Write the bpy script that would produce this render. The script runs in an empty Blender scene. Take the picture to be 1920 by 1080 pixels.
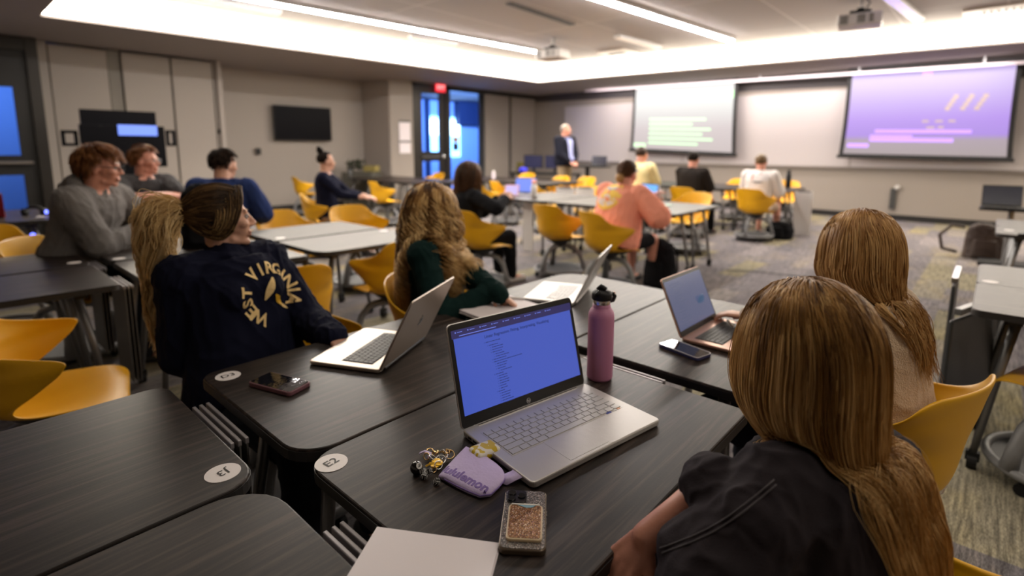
import bpy, bmesh, math, random
import numpy as np
from mathutils import Vector, Matrix, noise, Euler
from mathutils.bvhtree import BVHTree
PI = math.pi
S = bpy.context.scene
C = S.collection
random.seed(7)

# ------------------------------------------------------------------ camera
CAM_H, F_PX = 1.407, 995.2
cam_d = bpy.data.cameras.new('camera')
cam = bpy.data.objects.new('camera', cam_d)
C.objects.link(cam)
cam_d.sensor_width = 36.0
cam_d.lens = F_PX / 1920 * 36.0
cam_d.shift_y = -110.6 / 1920
cam_d.clip_start = 0.02
PT, RL, YW = 0.1498, 0.0040, -0.7354

def cam_axes():
    cy, sy = math.cos(YW), math.sin(YW)
    cp, sp = math.cos(PT), math.sin(PT)
    cr, sr = math.cos(RL), math.sin(RL)
    Rz = np.array([[cy, -sy, 0], [sy, cy, 0], [0, 0, 1]])
    Mx = np.array([[1, 0, 0], [0, 0, -1], [0, 1, 0]], float)
    Rp = np.array([[1, 0, 0], [0, cp, -sp], [0, sp, cp]])
    Rr = np.array([[cr, -sr, 0], [sr, cr, 0], [0, 0, 1]])
    return Rr @ Rp @ Mx @ Rz
RC = cam_axes()
rt, dn, fw = RC
cam.matrix_world = Matrix(((rt[0], -dn[0], -fw[0], 0), (rt[1], -dn[1], -fw[1], 0),
                           (rt[2], -dn[2], -fw[2], CAM_H), (0, 0, 0, 1)))
S.camera = cam
cam_d.dof.use_dof = True
cam_d.dof.focus_distance = 1.12
cam_d.dof.aperture_fstop = 1.8

# ------------------------------------------------------------------ view, world, lights
S.view_settings.view_transform = 'Standard'
S.view_settings.look = 'None'
S.view_settings.gamma = 1
S.view_settings.exposure = 0.2
S.view_settings.use_curve_mapping = False
W = bpy.data.worlds.new('world'); S.world = W
W.use_nodes = True
W.node_tree.nodes['Background'].inputs[0].default_value = (0.35, 0.4, 0.6, 1)
W.node_tree.nodes['Background'].inputs[1].default_value = 0.05

def area(name, loc, size, power, color, direction, sy=None, spread=180):
    d = bpy.data.lights.new(name, 'AREA')
    d.energy = power; d.color = color; d.shape = 'RECTANGLE'
    d.size = size; d.size_y = sy or size
    d.spread = math.radians(spread)
    o = bpy.data.objects.new(name, d); C.objects.link(o)
    o.location = loc
    o.rotation_euler = Vector(direction).to_track_quat('-Z', 'Y').to_euler()
    o['kind'] = 'structure'
    return o
WARM = (1.0, 0.87, 0.72)
CEIL, SOFF = 3.38, 3.05
# daylight in the corridor beyond the glass doors
area('corridor_light', (-11.25, 11.0, 2.8), 5.0, 330, (0.16, 0.36, 1.0), (-1, 0, -.45), .3)
area('corridor_light', (-11.4, 0.1, 2.8), 2.2, 40, (0.16, 0.36, 1.0), (-1, 0, -.45), .3)
COVE_E, STRIP_E = 26.0, 78.0

def at(px, py, z):
    d = RC.T @ np.array([(px - 960) / F_PX, (py - 429.4) / F_PX, 1.0])
    t = (z - CAM_H) / d[2]
    return Vector((d[0] * t, d[1] * t, z))

def dep(px, py, D):
    d = RC.T @ np.array([(px - 960) / F_PX, (py - 429.4) / F_PX, 1.0])
    return Vector((d[0] * D, d[1] * D, CAM_H + d[2] * D))

# ------------------------------------------------------------------ materials
MATS = {}
def lin(c):
    return tuple((v / 12.92 if v <= 0.04045 else ((v + 0.055) / 1.055) ** 2.4) for v in c)

def mat(name, col, rough=0.6, metal=0.0, spec=0.5, emit=None, estr=0.0, sheen=0, coat=0, bump=None, trans=0):
    if name in MATS: return MATS[name]
    m = bpy.data.materials.new(name); m.use_nodes = True
    b = m.node_tree.nodes['Principled BSDF']
    b.inputs['Base Color'].default_value = (*col, 1)
    b.inputs['Roughness'].default_value = rough
    b.inputs['Metallic'].default_value = metal
    b.inputs['Specular IOR Level'].default_value = spec
    if sheen: b.inputs['Sheen Weight'].default_value = sheen
    if coat: b.inputs['Coat Weight'].default_value = coat
    if trans: b.inputs['Transmission Weight'].default_value = trans
    if emit:
        b.inputs['Emission Color'].default_value = (*emit, 1)
        b.inputs['Emission Strength'].default_value = estr
    # a little procedural variation on everything
    nt = m.node_tree
    tc = nt.nodes.new('ShaderNodeTexCoord'); n = nt.nodes.new('ShaderNodeTexNoise')
    n.inputs['Scale'].default_value = (bump or (60, .1))[0]; n.inputs['Detail'].default_value = 3
    nt.links.new(tc.outputs['Object'], n.inputs['Vector'])
    bp = nt.nodes.new('ShaderNodeBump'); bp.inputs['Strength'].default_value = (bump or (60, .03))[1]
    bp.inputs['Distance'].default_value = 0.01
    nt.links.new(n.outputs[0], bp.inputs['Height']); nt.links.new(bp.outputs[0], b.inputs['Normal'])
    MATS[name] = m
    return m

def cloth_fix():
    for n in ('navy_fleece','dark_green_knit','charcoal_tee','cream_knit','heather_grey_fleece','dark_grey_tee','peach_tee','pale_yellow_tee','white_tee','black_cloth','blue_tee','dark_trousers','dark_suit','black_tee'):
        if n in MATS: MATS[n].node_tree.nodes['Principled BSDF'].inputs['Specular IOR Level'].default_value = .08
def nodes(m): return m.node_tree.nodes, m.node_tree.links, m.node_tree.nodes['Principled BSDF']

def ramp(nn, stops):
    r = nn.new('ShaderNodeValToRGB'); e = r.color_ramp.elements
    while len(e) < len(stops): e.new(0.5)
    for i, (p, c) in enumerate(stops):
        e[i].position = p; e[i].color = (*c, 1)
    return r

def wood(name, stops, rough=0.36):
    m = mat(name, (0.03, 0.027, 0.026), rough, spec=0.5, bump=(200, .02))
    nn, ll, b = nodes(m)
    tc = nn.new('ShaderNodeTexCoord'); mp = nn.new('ShaderNodeMapping')
    mp.inputs['Scale'].default_value = (26, 1.1, 26)
    no = nn.new('ShaderNodeTexNoise'); no.inputs['Scale'].default_value = 2.6; no.inputs['Detail'].default_value = 6
    no.inputs['Roughness'].default_value = 0.65; no.inputs['Distortion'].default_value = 0.35
    r = ramp(nn, stops)
    ll.new(tc.outputs['Object'], mp.inputs[0]); ll.new(mp.outputs[0], no.inputs['Vector'])
    ll.new(no.outputs[0], r.inputs[0]); ll.new(r.outputs[0], b.inputs['Base Color'])
    return m
TOPW = wood('dark_woodgrain', [(0.34, (0.004, 0.0026, 0.0022)), (0.5, (0.0155, 0.0098, 0.0080)), (0.68, (0.058, 0.040, 0.033))], 0.42)
TOPW.node_tree.nodes['Principled BSDF'].inputs['Specular IOR Level'].default_value = .30
EDGE = mat('table_edge', (0.018, 0.016, 0.016), 0.5)
GREYM = mat('grey_metal', (0.20, 0.20, 0.205), 0.38, 0.6)
BASEG = mat('base_grey_plastic', (0.17, 0.17, 0.175), 0.45)
BLACKP = mat('black_plastic', (0.010, 0.010, 0.011), 0.5, spec=.25)
TRAYD = mat('dark_tray', (0.03, 0.03, 0.032), 0.6)
YEL = mat('yellow_shell', (0.70, 0.36, 0.004), 0.42, spec=0.45, bump=(350, .02))
WHITE = mat('white_panel', (0.62, 0.60, 0.58), 0.35)
PAPER = mat('paper', (0.88, 0.82, 0.85), 0.8)
STICK = mat('sticker_white', (0.80, 0.75, 0.74), 0.5)
INK = mat('ink', (0.02, 0.02, 0.02), 0.6)
CHROME = mat('brushed_steel', (0.6, 0.6, 0.6), 0.25, 1.0)

# ------------------------------------------------------------------ mesh helpers
class MB:
    """collects shapes for ONE mesh"""
    def __init__(s): s.v = []; s.f = []; s.m = []
    def add(s, v, f, mi=0):
        o = len(s.v); s.v += [tuple(p) for p in v]; s.f += [tuple(i + o for i in q) for q in f]; s.m += [mi] * len(f)
        return s
    def box(s, c, d, M=None, mi=0):
        x, y, z = [k / 2 for k in d]
        v = [Vector((c[0] + a * x, c[1] + b * y, c[2] + e * z)) for a in (-1, 1) for b in (-1, 1) for e in (-1, 1)]
        if M is not None: v = [M @ p for p in v]
        return s.add(v, [(0, 1, 3, 2), (4, 6, 7, 5), (0, 4, 5, 1), (2, 3, 7, 6), (0, 2, 6, 4), (1, 5, 7, 3)], mi)
    def tube(s, pts, r, n=10, closed=False, flat=1.0, mi=0, up=None):
        pts = [Vector(p) for p in pts]
        N = len(pts); rs = r if isinstance(r, (list, tuple)) else [r] * N
        v = []; prev = None
        for i, p in enumerate(pts):
            a = pts[(i - 1) % N] if (closed or i > 0) else p
            b = pts[(i + 1) % N] if (closed or i < N - 1) else p
            t = (b - a).normalized()
            if prev is None:
                u = Vector(up) if up else (Vector((0, 0, 1)) if abs(t.z) < .9 else Vector((1, 0, 0)))
            else: u = prev
            u = (u - t * u.dot(t)).normalized(); w = t.cross(u); prev = u
            for k in range(n):
                a_ = 2 * PI * k / n
                v.append(p + (u * math.cos(a_) * flat + w * math.sin(a_)) * rs[i])
        f = []
        for i in range(N if closed else N - 1):
            j = (i + 1) % N
            for k in range(n):
                k2 = (k + 1) % n
                f.append((i * n + k, i * n + k2, j * n + k2, j * n + k))
        if not closed: f += [tuple(reversed(range(n))), tuple(range((N - 1) * n, N * n))]
        return s.add(v, f, mi)
    def cyl(s, c, r, h, n=20, mi=0, r2=None, ax='z'):
        d = {'z': Vector((0, 0, h / 2)), 'x': Vector((h / 2, 0, 0)), 'y': Vector((0, h / 2, 0))}[ax]
        c = Vector(c)
        return s.tube([c - d, c + d], [r, r if r2 is None else r2], n, mi=mi)
    def lathe(s, c, prof, n=28, mi=0):
        v = []; f = []
        for r, z in prof:
            for k in range(n):
                a = 2 * PI * k / n; v.append((c[0] + r * math.cos(a), c[1] + r * math.sin(a), c[2] + z))
        for i in range(len(prof) - 1):
            for k in range(n):
                k2 = (k + 1) % n; f.append((i * n + k, i * n + k2, (i + 1) * n + k2, (i + 1) * n + k))
        f += [tuple(reversed(range(n))), tuple(range((len(prof) - 1) * n, len(prof) * n))]
        return s.add(v, f, mi)
    def ell(s, c, r, n=14, m=9, M=None, mi=0):
        v = []; f = []
        c = Vector(c)
        for i in range(m + 1):
            th = PI * i / m
            for k in range(n):
                a = 2 * PI * k / n
                p = Vector((r[0] * math.sin(th) * math.cos(a), r[1] * math.sin(th) * math.sin(a), r[2] * math.cos(th)))
                if M is not None: p = M @ p
                v.append(c + p)
        for i in range(m):
            for k in range(n):
                k2 = (k + 1) % n; f.append((i * n + k, (i + 1) * n + k, (i + 1) * n + k2, i * n + k2))
        return s.add(v, f, mi)
    def prism(s, poly, z0, z1, M=None, mi=0):
        n = len(poly)
        v = [Vector((p[0], p[1], z0)) for p in poly] + [Vector((p[0], p[1], z1)) for p in poly]
        if M is not None: v = [M @ p for p in v]
        f = [tuple(reversed(range(n))), tuple(range(n, 2 * n))] + [(i, (i + 1) % n, n + (i + 1) % n, n + i) for i in range(n)]
        return s.add(v, f, mi)
    def quad(s, a, b, c, d, mi=0): return s.add([a, b, c, d], [(0, 1, 2, 3)], mi)
    def mesh(s, name):
        me = bpy.data.meshes.new(name); me.from_pydata([tuple(v) for v in s.v], [], s.f); return me
    def obj(s, name, m, parent=None, smooth=False, bevel=0, kind=None, loc=None, rz=0, sub=0):
        me = s.mesh(name)
        for k in (m if isinstance(m, (list, tuple)) else [m]): me.materials.append(k)
        if isinstance(m, (list, tuple)): me.polygons.foreach_set('material_index', s.m)
        bm = bmesh.new(); bm.from_mesh(me); bmesh.ops.remove_doubles(bm, verts=bm.verts, dist=1e-6)
        bmesh.ops.recalc_face_normals(bm, faces=bm.faces); bm.to_mesh(me); bm.free()
        if smooth: me.shade_smooth()
        o = bpy.data.objects.new(name, me); C.objects.link(o)
        if parent: o.parent = parent
        if bevel:
            b = o.modifiers.new('bevel', 'BEVEL'); b.width = bevel; b.segments = 2; b.limit_method = 'ANGLE'
        if sub:
            b = o.modifiers.new('subdivision', 'SUBSURF'); b.levels = sub; b.render_levels = sub
        if kind: o['kind'] = kind
        if loc is not None: o.location = loc
        o.rotation_euler.z = rz
        return o

def rrect(w, h, r, n=6, cx=0, cy=0):
    rs = r if isinstance(r, (list, tuple)) else [r] * 4
    P = []
    for i, (sx, sy) in enumerate(((1, 1), (-1, 1), (-1, -1), (1, -1))):
        q = rs[i]
        for k in range(n + 1):
            a = PI / 2 * i + PI / 2 * k / n
            P.append((cx + sx * (w / 2 - q) + q * math.cos(a), cy + sy * (h / 2 - q) + q * math.sin(a)))
    return P

def tag(o, label, cat, group=None):
    o['label'] = label; o['category'] = cat
    if group: o['group'] = group
    return o
def thing(name, label, cat, loc=(0, 0, 0), rz=0, group=None):
    o = bpy.data.objects.new(name, None); C.objects.link(o); o.empty_display_size = .1
    o.location = loc; o.rotation_euler.z = rz
    return tag(o, label, cat, group)
def children(o): return [c for c in bpy.data.objects if c.parent == o]
def dup(root, loc, rz, label, group=None):
    def cp(o, par):
        c = o.copy(); C.objects.link(c)
        if par: c.parent = par
        for ch in KIDS.setdefault(o.name, children(o)): cp(ch, c)
        return c
    r = cp(root, None); r.location = loc; r.rotation_euler.z = rz; r['label'] = label
    if group: r['group'] = group
    elif 'group' in r: del r['group']
    return r
KIDS = {}

def text_mesh(txt, size, bold=0.0, sx=1.0, align='CENTER', ext=0.0):
    cu = bpy.data.curves.new('lettering', 'FONT'); cu.body = txt; cu.size = size; cu.offset = bold
    cu.align_x = align; cu.align_y = 'CENTER'; cu.extrude = ext; cu.resolution_u = 3
    o = bpy.data.objects.new('lettering', cu); C.objects.link(o)
    dg = bpy.context.evaluated_depsgraph_get(); me = bpy.data.meshes.new_from_object(o.evaluated_get(dg))
    bpy.data.objects.remove(o); bpy.data.curves.remove(cu)
    if sx != 1:
        for v in me.vertices: v.co.x *= sx
    return me
def text_obj(name, txt, size, m, parent, loc, rot=(0, 0, 0), **k):
    me = text_mesh(txt, size, **k); me.materials.clear(); me.materials.append(m)
    o = bpy.data.objects.new(name, me); C.objects.link(o); o.parent = parent; o.location = loc; o.rotation_euler = rot
    return o

# ================================================================== THE ROOM
def carpet_mat():
    m = mat('carpet_planks', (0.1, 0.09, 0.09), 0.95, spec=0.1, bump=(900, .5))
    nn, ll, b = nodes(m)
    tc = nn.new('ShaderNodeTexCoord')
    mp = nn.new('ShaderNodeMapping'); mp.inputs['Rotation'].default_value = (0, 0, PI / 2)
    ll.new(tc.outputs['Object'], mp.inputs[0])
    br = nn.new('ShaderNodeTexBrick'); br.inputs['Scale'].default_value = 1.0
    br.inputs['Color1'].default_value = (0, 0, 0, 1); br.inputs['Color2'].default_value = (1, 1, 1, 1)
    br.inputs['Mortar Size'].default_value = 0.0; br.inputs['Brick Width'].default_value = 1.0
    br.inputs['Row Height'].default_value = 0.25; br.offset = 0.37
    ll.new(mp.outputs[0], br.inputs['Vector'])
    plank = ramp(nn, [(0.0, (0.16, 0.15, 0.16)), (0.28, (0.22, 0.20, 0.205)), (0.5, (0.17, 0.158, 0.165)),
                      (0.66, (0.26, 0.235, 0.235)), (0.88, (0.26, 0.235, 0.165))])
    plank.color_ramp.interpolation = 'LINEAR'
    ll.new(br.outputs['Color'], plank.inputs[0])
    def streak(sx, sy, sc, stops):
        p = nn.new('ShaderNodeMapping'); p.inputs['Scale'].default_value = (sx, sy, 1)
        n = nn.new('ShaderNodeTexNoise'); n.inputs['Scale'].default_value = sc; n.inputs['Detail'].default_value = 4
        n.inputs['Roughness'].default_value = .7
        r = ramp(nn, stops)
        ll.new(tc.outputs['Object'], p.inputs[0]); ll.new(p.outputs[0], n.inputs['Vector']); ll.new(n.outputs[0], r.inputs[0])
        return r
    s1 = streak(30, 2.2, 2.4, [(0.36, (0.5, 0.49, 0.51)), (0.52, (1, 1, 1)), (0.66, (1.5, 1.46, 1.42))])
    s2 = streak(1.2, .55, 1.3, [(0.5, (1, 1, 1)), (0.68, (1.2, 1.12, 0.84))])
    s3 = streak(160, 26, 2.0, [(0.35, (0.55, 0.55, 0.55)), (0.65, (1.5, 1.5, 1.5))])
    cur = plank
    for s in (s1, s2, s3):
        mx = nn.new('ShaderNodeMix'); mx.data_type = 'RGBA'; mx.blend_type = 'MULTIPLY'; mx.inputs[0].default_value = 1
        ll.new(cur.outputs[0] if cur is plank else cur.outputs[2], mx.inputs[6]); ll.new(s.outputs[0], mx.inputs[7]); cur = mx
    ll.new(cur.outputs[2], b.inputs['Base Color'])
    return m
CARPET = carpet_mat()
WALLP = mat('warm_grey_wall', (0.33, 0.29, 0.255), 0.75, bump=(120, .06))
WALLD = mat('grey_wall_panel', (0.35, 0.305, 0.27), 0.6, bump=(80, .04))
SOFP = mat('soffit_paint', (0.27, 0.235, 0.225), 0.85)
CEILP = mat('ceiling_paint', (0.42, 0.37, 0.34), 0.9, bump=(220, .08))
FRAME = mat('dark_bronze_frame', (0.028, 0.024, 0.02), 0.4, 0.3)
WBOARD = mat('whiteboard_gloss', (0.56, 0.52, 0.52), 0.28)
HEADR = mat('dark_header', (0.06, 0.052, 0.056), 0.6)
RAILM = mat('rail_metal', (0.28, 0.25, 0.225), 0.4, .5)
BASEB = mat('black_base', (0.012, 0.011, 0.011), 0.5)
COVEL = mat('cove_glow_panel', (0.8, 0.8, 0.8), 0.6, emit=(1.0, 0.89, 0.74), estr=COVE_E)  # emissive stand-in for the ceiling edge lit by hidden cove strips
STRIPL = mat('strip_diffuser', (0.8, 0.8, 0.8), 0.6, emit=(1.0, 0.95, 0.92), estr=STRIP_E)

FY = 13.15                      # front wall
MB().quad((-14.5, -3, 0), (6, -3, 0), (6, 13.6, 0), (-14.5, 13.6, 0)).obj('floor', CARPET, kind='structure')
# soffit ring around the raised ceiling
cv = [(-9.17, 1.21), (4.3, 1.21), (4.3, 11.95), (-8.64, 10.50)]
out = [(-14.5, -3.0), (6.0, -3.0), (6.0, 13.6), (-14.5, 13.6)]
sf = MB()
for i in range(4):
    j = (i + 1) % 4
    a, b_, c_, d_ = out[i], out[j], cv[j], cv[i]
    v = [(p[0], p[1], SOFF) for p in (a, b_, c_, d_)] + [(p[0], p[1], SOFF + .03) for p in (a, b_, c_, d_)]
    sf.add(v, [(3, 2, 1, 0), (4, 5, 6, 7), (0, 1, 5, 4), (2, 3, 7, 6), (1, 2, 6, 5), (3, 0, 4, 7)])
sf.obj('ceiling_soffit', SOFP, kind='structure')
cx_, cy_ = -2.3, 6.4
inn = []
for i in range(4):              # inner line of the sloped panel that stands in for the cove-lit ceiling
    p = Vector(cv[i]); dx = 0.42 if p.x < 0 else -0.42; dy = 0.42 if p.y < 5 else -0.42
    inn.append((p.x + dx, p.y + dy))
COVED = mat('cove_glow_panel_dimmed', (0.8, 0.8, 0.8), 0.6, emit=(1.0, 0.89, 0.74), estr=COVE_E * .18)  # same glowing stand-in, weakened on the near and right runs to darken the foreground
for i in range(4):
    cl = MB(); j = (i + 1) % 4
    cl.quad((*cv[i], SOFF + .03), (*cv[j], SOFF + .03), (*inn[j], CEIL - .01), (*inn[i], CEIL - .01))
    cl.obj('cove_light', COVED if i in (0, 1) else COVEL, kind='structure')

def ceil_mat():
    m = CEILP; nn, ll, b = nodes(m)
    tc = nn.new('ShaderNodeTexCoord'); mp = nn.new('ShaderNodeMapping'); mp.inputs['Rotation'].default_value = (0, 0, PI / 2)
    mp.inputs['Location'].default_value = (0, .1, 0)
    br = nn.new('ShaderNodeTexBrick'); br.inputs['Scale'].default_value = 1; br.inputs['Brick Width'].default_value = 2.44
    br.inputs['Row Height'].default_value = 1.22; br.inputs['Mortar Size'].default_value = 0.012; br.offset = 0
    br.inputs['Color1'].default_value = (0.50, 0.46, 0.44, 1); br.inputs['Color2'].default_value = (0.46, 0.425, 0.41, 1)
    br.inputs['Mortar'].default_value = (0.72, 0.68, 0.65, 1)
    ll.new(tc.outputs['Object'], mp.inputs[0]); ll.new(mp.outputs[0], br.inputs['Vector'])
    ll.new(br.outputs['Color'], b.inputs['Base Color'])
ceil_mat()
MB().box((-2.4, 6.4, CEIL + .03), (14.4, 11.6, .06)).obj('ceiling', CEILP, kind='structure')

# walls.  left wall is a run of cabinets, a recessed bay with the television, a column, the glazed doors and panels
def wall(name, a, b, z0=0, z1=SOFF, th=.12, m=None, side=1):
    a, b = Vector(a), Vector(b); t = (b - a).normalized(); n = Vector((-t.y, t.x)) * side * th
    poly = [a, b, b + n, a + n]
    return MB().prism([(p.x, p.y) for p in poly], z0, z1).obj(name, m or WALLP, kind='structure')
LX = -11.15
CORN = -10.92
wall('wall_front', (-11.0, FY), (6, FY), side=1)
MB().quad((-14.5, 13.6, 0), (-10.9, 13.6, 0), (-10.9, 15.4, 0), (-14.5, 15.4, 0)).obj('floor_corridor', CARPET, kind='structure')
MB().quad((-14.5, 13.6, SOFF), (-10.9, 13.6, SOFF), (-10.9, 15.4, SOFF), (-14.5, 15.4, SOFF)).obj('ceiling_corridor', SOFP, kind='structure')
wall('wall_corridor_side', (-10.95, 13.2), (-10.95, 15.4), side=-1, th=.1)
wall('wall_right', (5.9, -3), (5.9, FY), side=-1)
wall('wall_back', (-14.5, -2.9), (5.9, -2.9), side=-1)
wall('wall_left_bay', (-12.0, 4.07), (-12.0, 7.62), side=1, m=WALLP)
wall('wall_left_bay_return', (-12.1, 7.62), (-11.05, 7.74), side=1, th=.1, m=WALLD)
wall('wall_left_cabinet_return', (-12.1, 4.0), (-11.2, 4.05), side=-1, th=.08, m=WALLD)
wall('wall_left_column', (-11.03, 7.76), (-10.92, 8.36), side=1, th=.12)
wall('wall_left_pilaster', (-11.27, 3.92), (-11.27, 4.06), side=1, th=.3, m=WALLP)
wall('wall_left_rear', (LX, -3), (LX, -1.0), side=1)
wall('wall_left_jamb', (-11.2, 1.36), (-11.2, 1.50), side=1, th=.2)
# flat cabinet doors of the cupboard wall
cabm = WALLD
for i, (y0, y1) in enumerate(((1.515, 2.28), (2.47, 3.20), (3.215, 3.90))):
    MB().box((-11.27, (y0 + y1) / 2, 1.52), (.06, y1 - y0 - .016, 2.98)).obj('wall_left_panel', WALLP, kind='structure', bevel=.004)
MB().box((-11.31, 2.375, 1.52), (.06, .17, 3.04)).obj('wall_left_panel', mat('panel_stile', (0.2, 0.18, 0.15), .7), kind='structure')
MB().box((-11.46, 2.65, 1.52), (.05, 2.8, 3.04)).obj('wall_left_backing', mat('shadow_gap', (0.05, 0.045, 0.04), .8), kind='structure')
# panels right of the doors
for y0, y1 in ((10.93, 11.93), (12.06, 13.12)):
    MB().box((CORN - .04, (y0 + y1) / 2, 1.47), (.06, y1 - y0, 2.94)).obj('wall_left_panel', WALLP, kind='structure', bevel=.004)
MB().box((CORN - .09, 12.0, 1.5), (.06, 2.5, 3.0)).obj('wall_left_backing', mat('shadow_gap', (0, 0, 0)), kind='structure')
MB().box((CORN - .05, 12.0, 3.0), (.09, 2.4, .1)).obj('trim_1', FRAME, kind='structure')
# baseboards
MB().box((-11.93, 5.85, .06), (.02, 3.45, .12)).obj('baseboard_left', BASEB, kind='structure')
MB().box((-2.6, FY - .01, .06), (17, .02, .12)).obj('baseboard_front', BASEB, kind='structure')
# front wall: lower wainscot, rail, whiteboards, dark header
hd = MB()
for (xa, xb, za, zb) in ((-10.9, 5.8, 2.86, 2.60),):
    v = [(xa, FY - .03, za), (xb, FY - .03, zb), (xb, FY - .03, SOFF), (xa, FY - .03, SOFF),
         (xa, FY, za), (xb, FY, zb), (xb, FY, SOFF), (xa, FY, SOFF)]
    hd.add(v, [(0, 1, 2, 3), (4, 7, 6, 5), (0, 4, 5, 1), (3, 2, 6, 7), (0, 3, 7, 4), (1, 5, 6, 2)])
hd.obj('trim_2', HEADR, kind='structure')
for xa, xb in ((-9.75, -6.0), (-5.98, -2.3), (-2.28, 1.4), (1.42, 5.2)):
    w = tag(MB().box(((xa + xb) / 2, FY - .015, 1.86), (xb - xa, .02, 1.6)).obj('whiteboard', WBOARD, bevel=.003),
        '', 'whiteboard')
    w['label'] = {-9.75: 'long whiteboard behind the standing person, left of the white screen',
                  -5.98: 'wide wall whiteboard between the two projection screens',
                  -2.28: 'wall whiteboard behind the purple projection screen',
                  1.42: 'wall whiteboard at the far right end of the front wall'}[xa]
MB().box((-2.2, FY - .035, 1.03), (15.0, .07, .035)).obj('trim_3', RAILM, kind='structure', bevel=.004)

# doors ------------------------------------------------------------------
GLASS = mat('door_glass', (0.75, 0.88, 1.0), 0.02, spec=.5, trans=1.0)
nn, ll, b = nodes(GLASS); b.inputs['IOR'].default_value = 1.02
BLUEW = mat('corridor_wall', (0.55, 0.62, 0.8), .7)
def glazed(prefix, x, y0, y1, z0, z1, rails, fr=.09, m=FRAME):
    """a door leaf or sidelight with rails at the given heights"""
    r = MB(); 
    r.box((x, y0 + fr / 2, (z0 + z1) / 2), (.06, fr, z1 - z0)); r.box((x, y1 - fr / 2, (z0 + z1) / 2), (.06, fr, z1 - z0))
    for za, zb in rails: r.box((x, (y0 + y1) / 2, (za + zb) / 2), (.058, y1 - y0, zb - za))
    o = r.obj(prefix, m, kind='structure')
    MB().box((x, (y0 + y1) / 2, (z0 + z1) / 2), (.008, y1 - y0 - .04, z1 - z0 - .04)).obj('glass_pane', GLASS, o)
    return o
d1 = glazed('door_1', -10.98, 8.50, 9.42, 0, 2.93, [(0, .25), (1.08, 1.33), (2.80, 2.95)], .17)
MB().tube([(-10.9, 8.62, 1.2), (-10.88, 8.62, 1.2), (-10.88, 9.2, 1.2), (-10.9, 9.2, 1.2)], .022).obj('push_bar', CHROME, d1)
MB().ell((-10.9, 9.33, 1.2), (.05, .06, .07)).obj('door_lever', CHROME, d1, smooth=True)
MB().box((-10.98, 8.42, 1.52), (.12, .12, 3.04)).box((-10.98, 9.52, 1.52), (.12, .16, 3.04)).box((-10.98, 9.6, 3.0), (.12, 2.5, .09)).obj('door_frame', FRAME, kind='structure')
w1 = glazed('window_1', -10.98, 9.58, 11.0, 0, 3.0, [(0, .2), (2.93, 3.0)], .05)
nt_ = thing('notice', 'small two-tone notice taped to the tall glass sidelight', 'sign', (-10.93, 9.79, 1.36))
MB().box((0, 0, .10), (.006, .2, .2)).obj('poster_lower', mat('navy_print', (0.01, 0.015, 0.06), .6), nt_)
MB().box((0, 0, .29), (.006, .2, .15)).obj('poster_upper', mat('peach_print', (0.5, 0.3, 0.22), .6), nt_)
ex = thing('exit_sign', 'red lit EXIT sign above the glazed door', 'exit sign', (-10.86, 9.22, 2.86))
MB().box((0, 0, .11), (.05, .30, .22)).obj('housing', mat('exit_red', (.5, .02, .03), .5, emit=(1, .03, .05), estr=1.1), ex, bevel=.01)
text_obj('lettering', 'EXIT', .13, mat('exit_letters', (1, .5, .5), .5, emit=(1, .35, .35), estr=1.4), ex, (.028, 0, .11), (PI / 2, 0, PI / 2), bold=.004)
# corridor behind the doors: floor is shared, plain walls lit by the corridor's own light
MB().box((-14.2, 11.6, 1.5), (.1, 7.6, 3.0)).obj('wall_corridor', BLUEW, kind='structure')
MB().box((-12.7, 7.9, 1.5), (3, .1, 3.0)).obj('wall_corridor', BLUEW, kind='structure')
MB().box((-12.6, 15.3, 1.5), (3.3, .1, 3.0)).obj('wall_corridor', BLUEW, kind='structure')
MB().box((-14.0, 13.5, 2.62), (.25, 1.8, .8)).obj('trim_4', mat('dark_bulkhead', (.02, .03, .08), .6), kind='structure')
MB().box((-14.05, 11.35, 1.5), (.15, .10, 3.0)).obj('trim_5', mat('dark_bulkhead', (0, 0, 0)), kind='structure')
for yy in (12.1,):
    wl = thing('corridor_window', 'bright daylit window seen through the glazed door', 'window', (-14.12, yy, 1.0))
    wl['kind'] = 'structure'
    MB().box((0, 0, .80), (.04, 1.5, 1.35)).obj('pane', mat('daylight_pane', (.5, .8, 1), .5, emit=(.35, .68, 1), estr=3.2), wl)
    MB().box((.03, 0, 1.12), (.03, 1.35, .5)).obj('bright_pane', mat('daylight_core', (.5, .8, 1), .5, emit=(.8, 1, 1), estr=6), wl)
# dark door at the far left
d2 = glazed('door_2', -11.12, .28, 1.24, 0, 2.85, [(0, .45), (.98, 1.28), (2.3, 2.85)], .2, mat('black_door', (.012, .011, .01), .45))
MB().tube([(-11.04, .35, 1.17), (-11.0, .35, 1.17), (-11.0, 1.15, 1.17), (-11.04, 1.15, 1.17)], .022).obj('push_bar', RAILM, d2)
MB().box((-11.12, 1.30, 1.52), (.2, .14, 3.04)).box((-11.12, .9, 2.95), (.16, .9, .2)).box((-11.12, .22, 1.52), (.16, .1, 3.04)).obj('door_frame', FRAME, kind='structure')
w2 = glazed('window_2', -11.12, -.95, .16, 0, 3.0, [(0, .2), (2.93, 3.0)], .05)
MB().box((-13.2, 0.2, 1.5), (.1, 3.4, 3.0)).obj('wall_corridor', BLUEW, kind='structure')
MB().box((-12.35, 1.75, 1.5), (1.7, .1, 3.0)).obj('wall_corridor', BLUEW, kind='structure')

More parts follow.
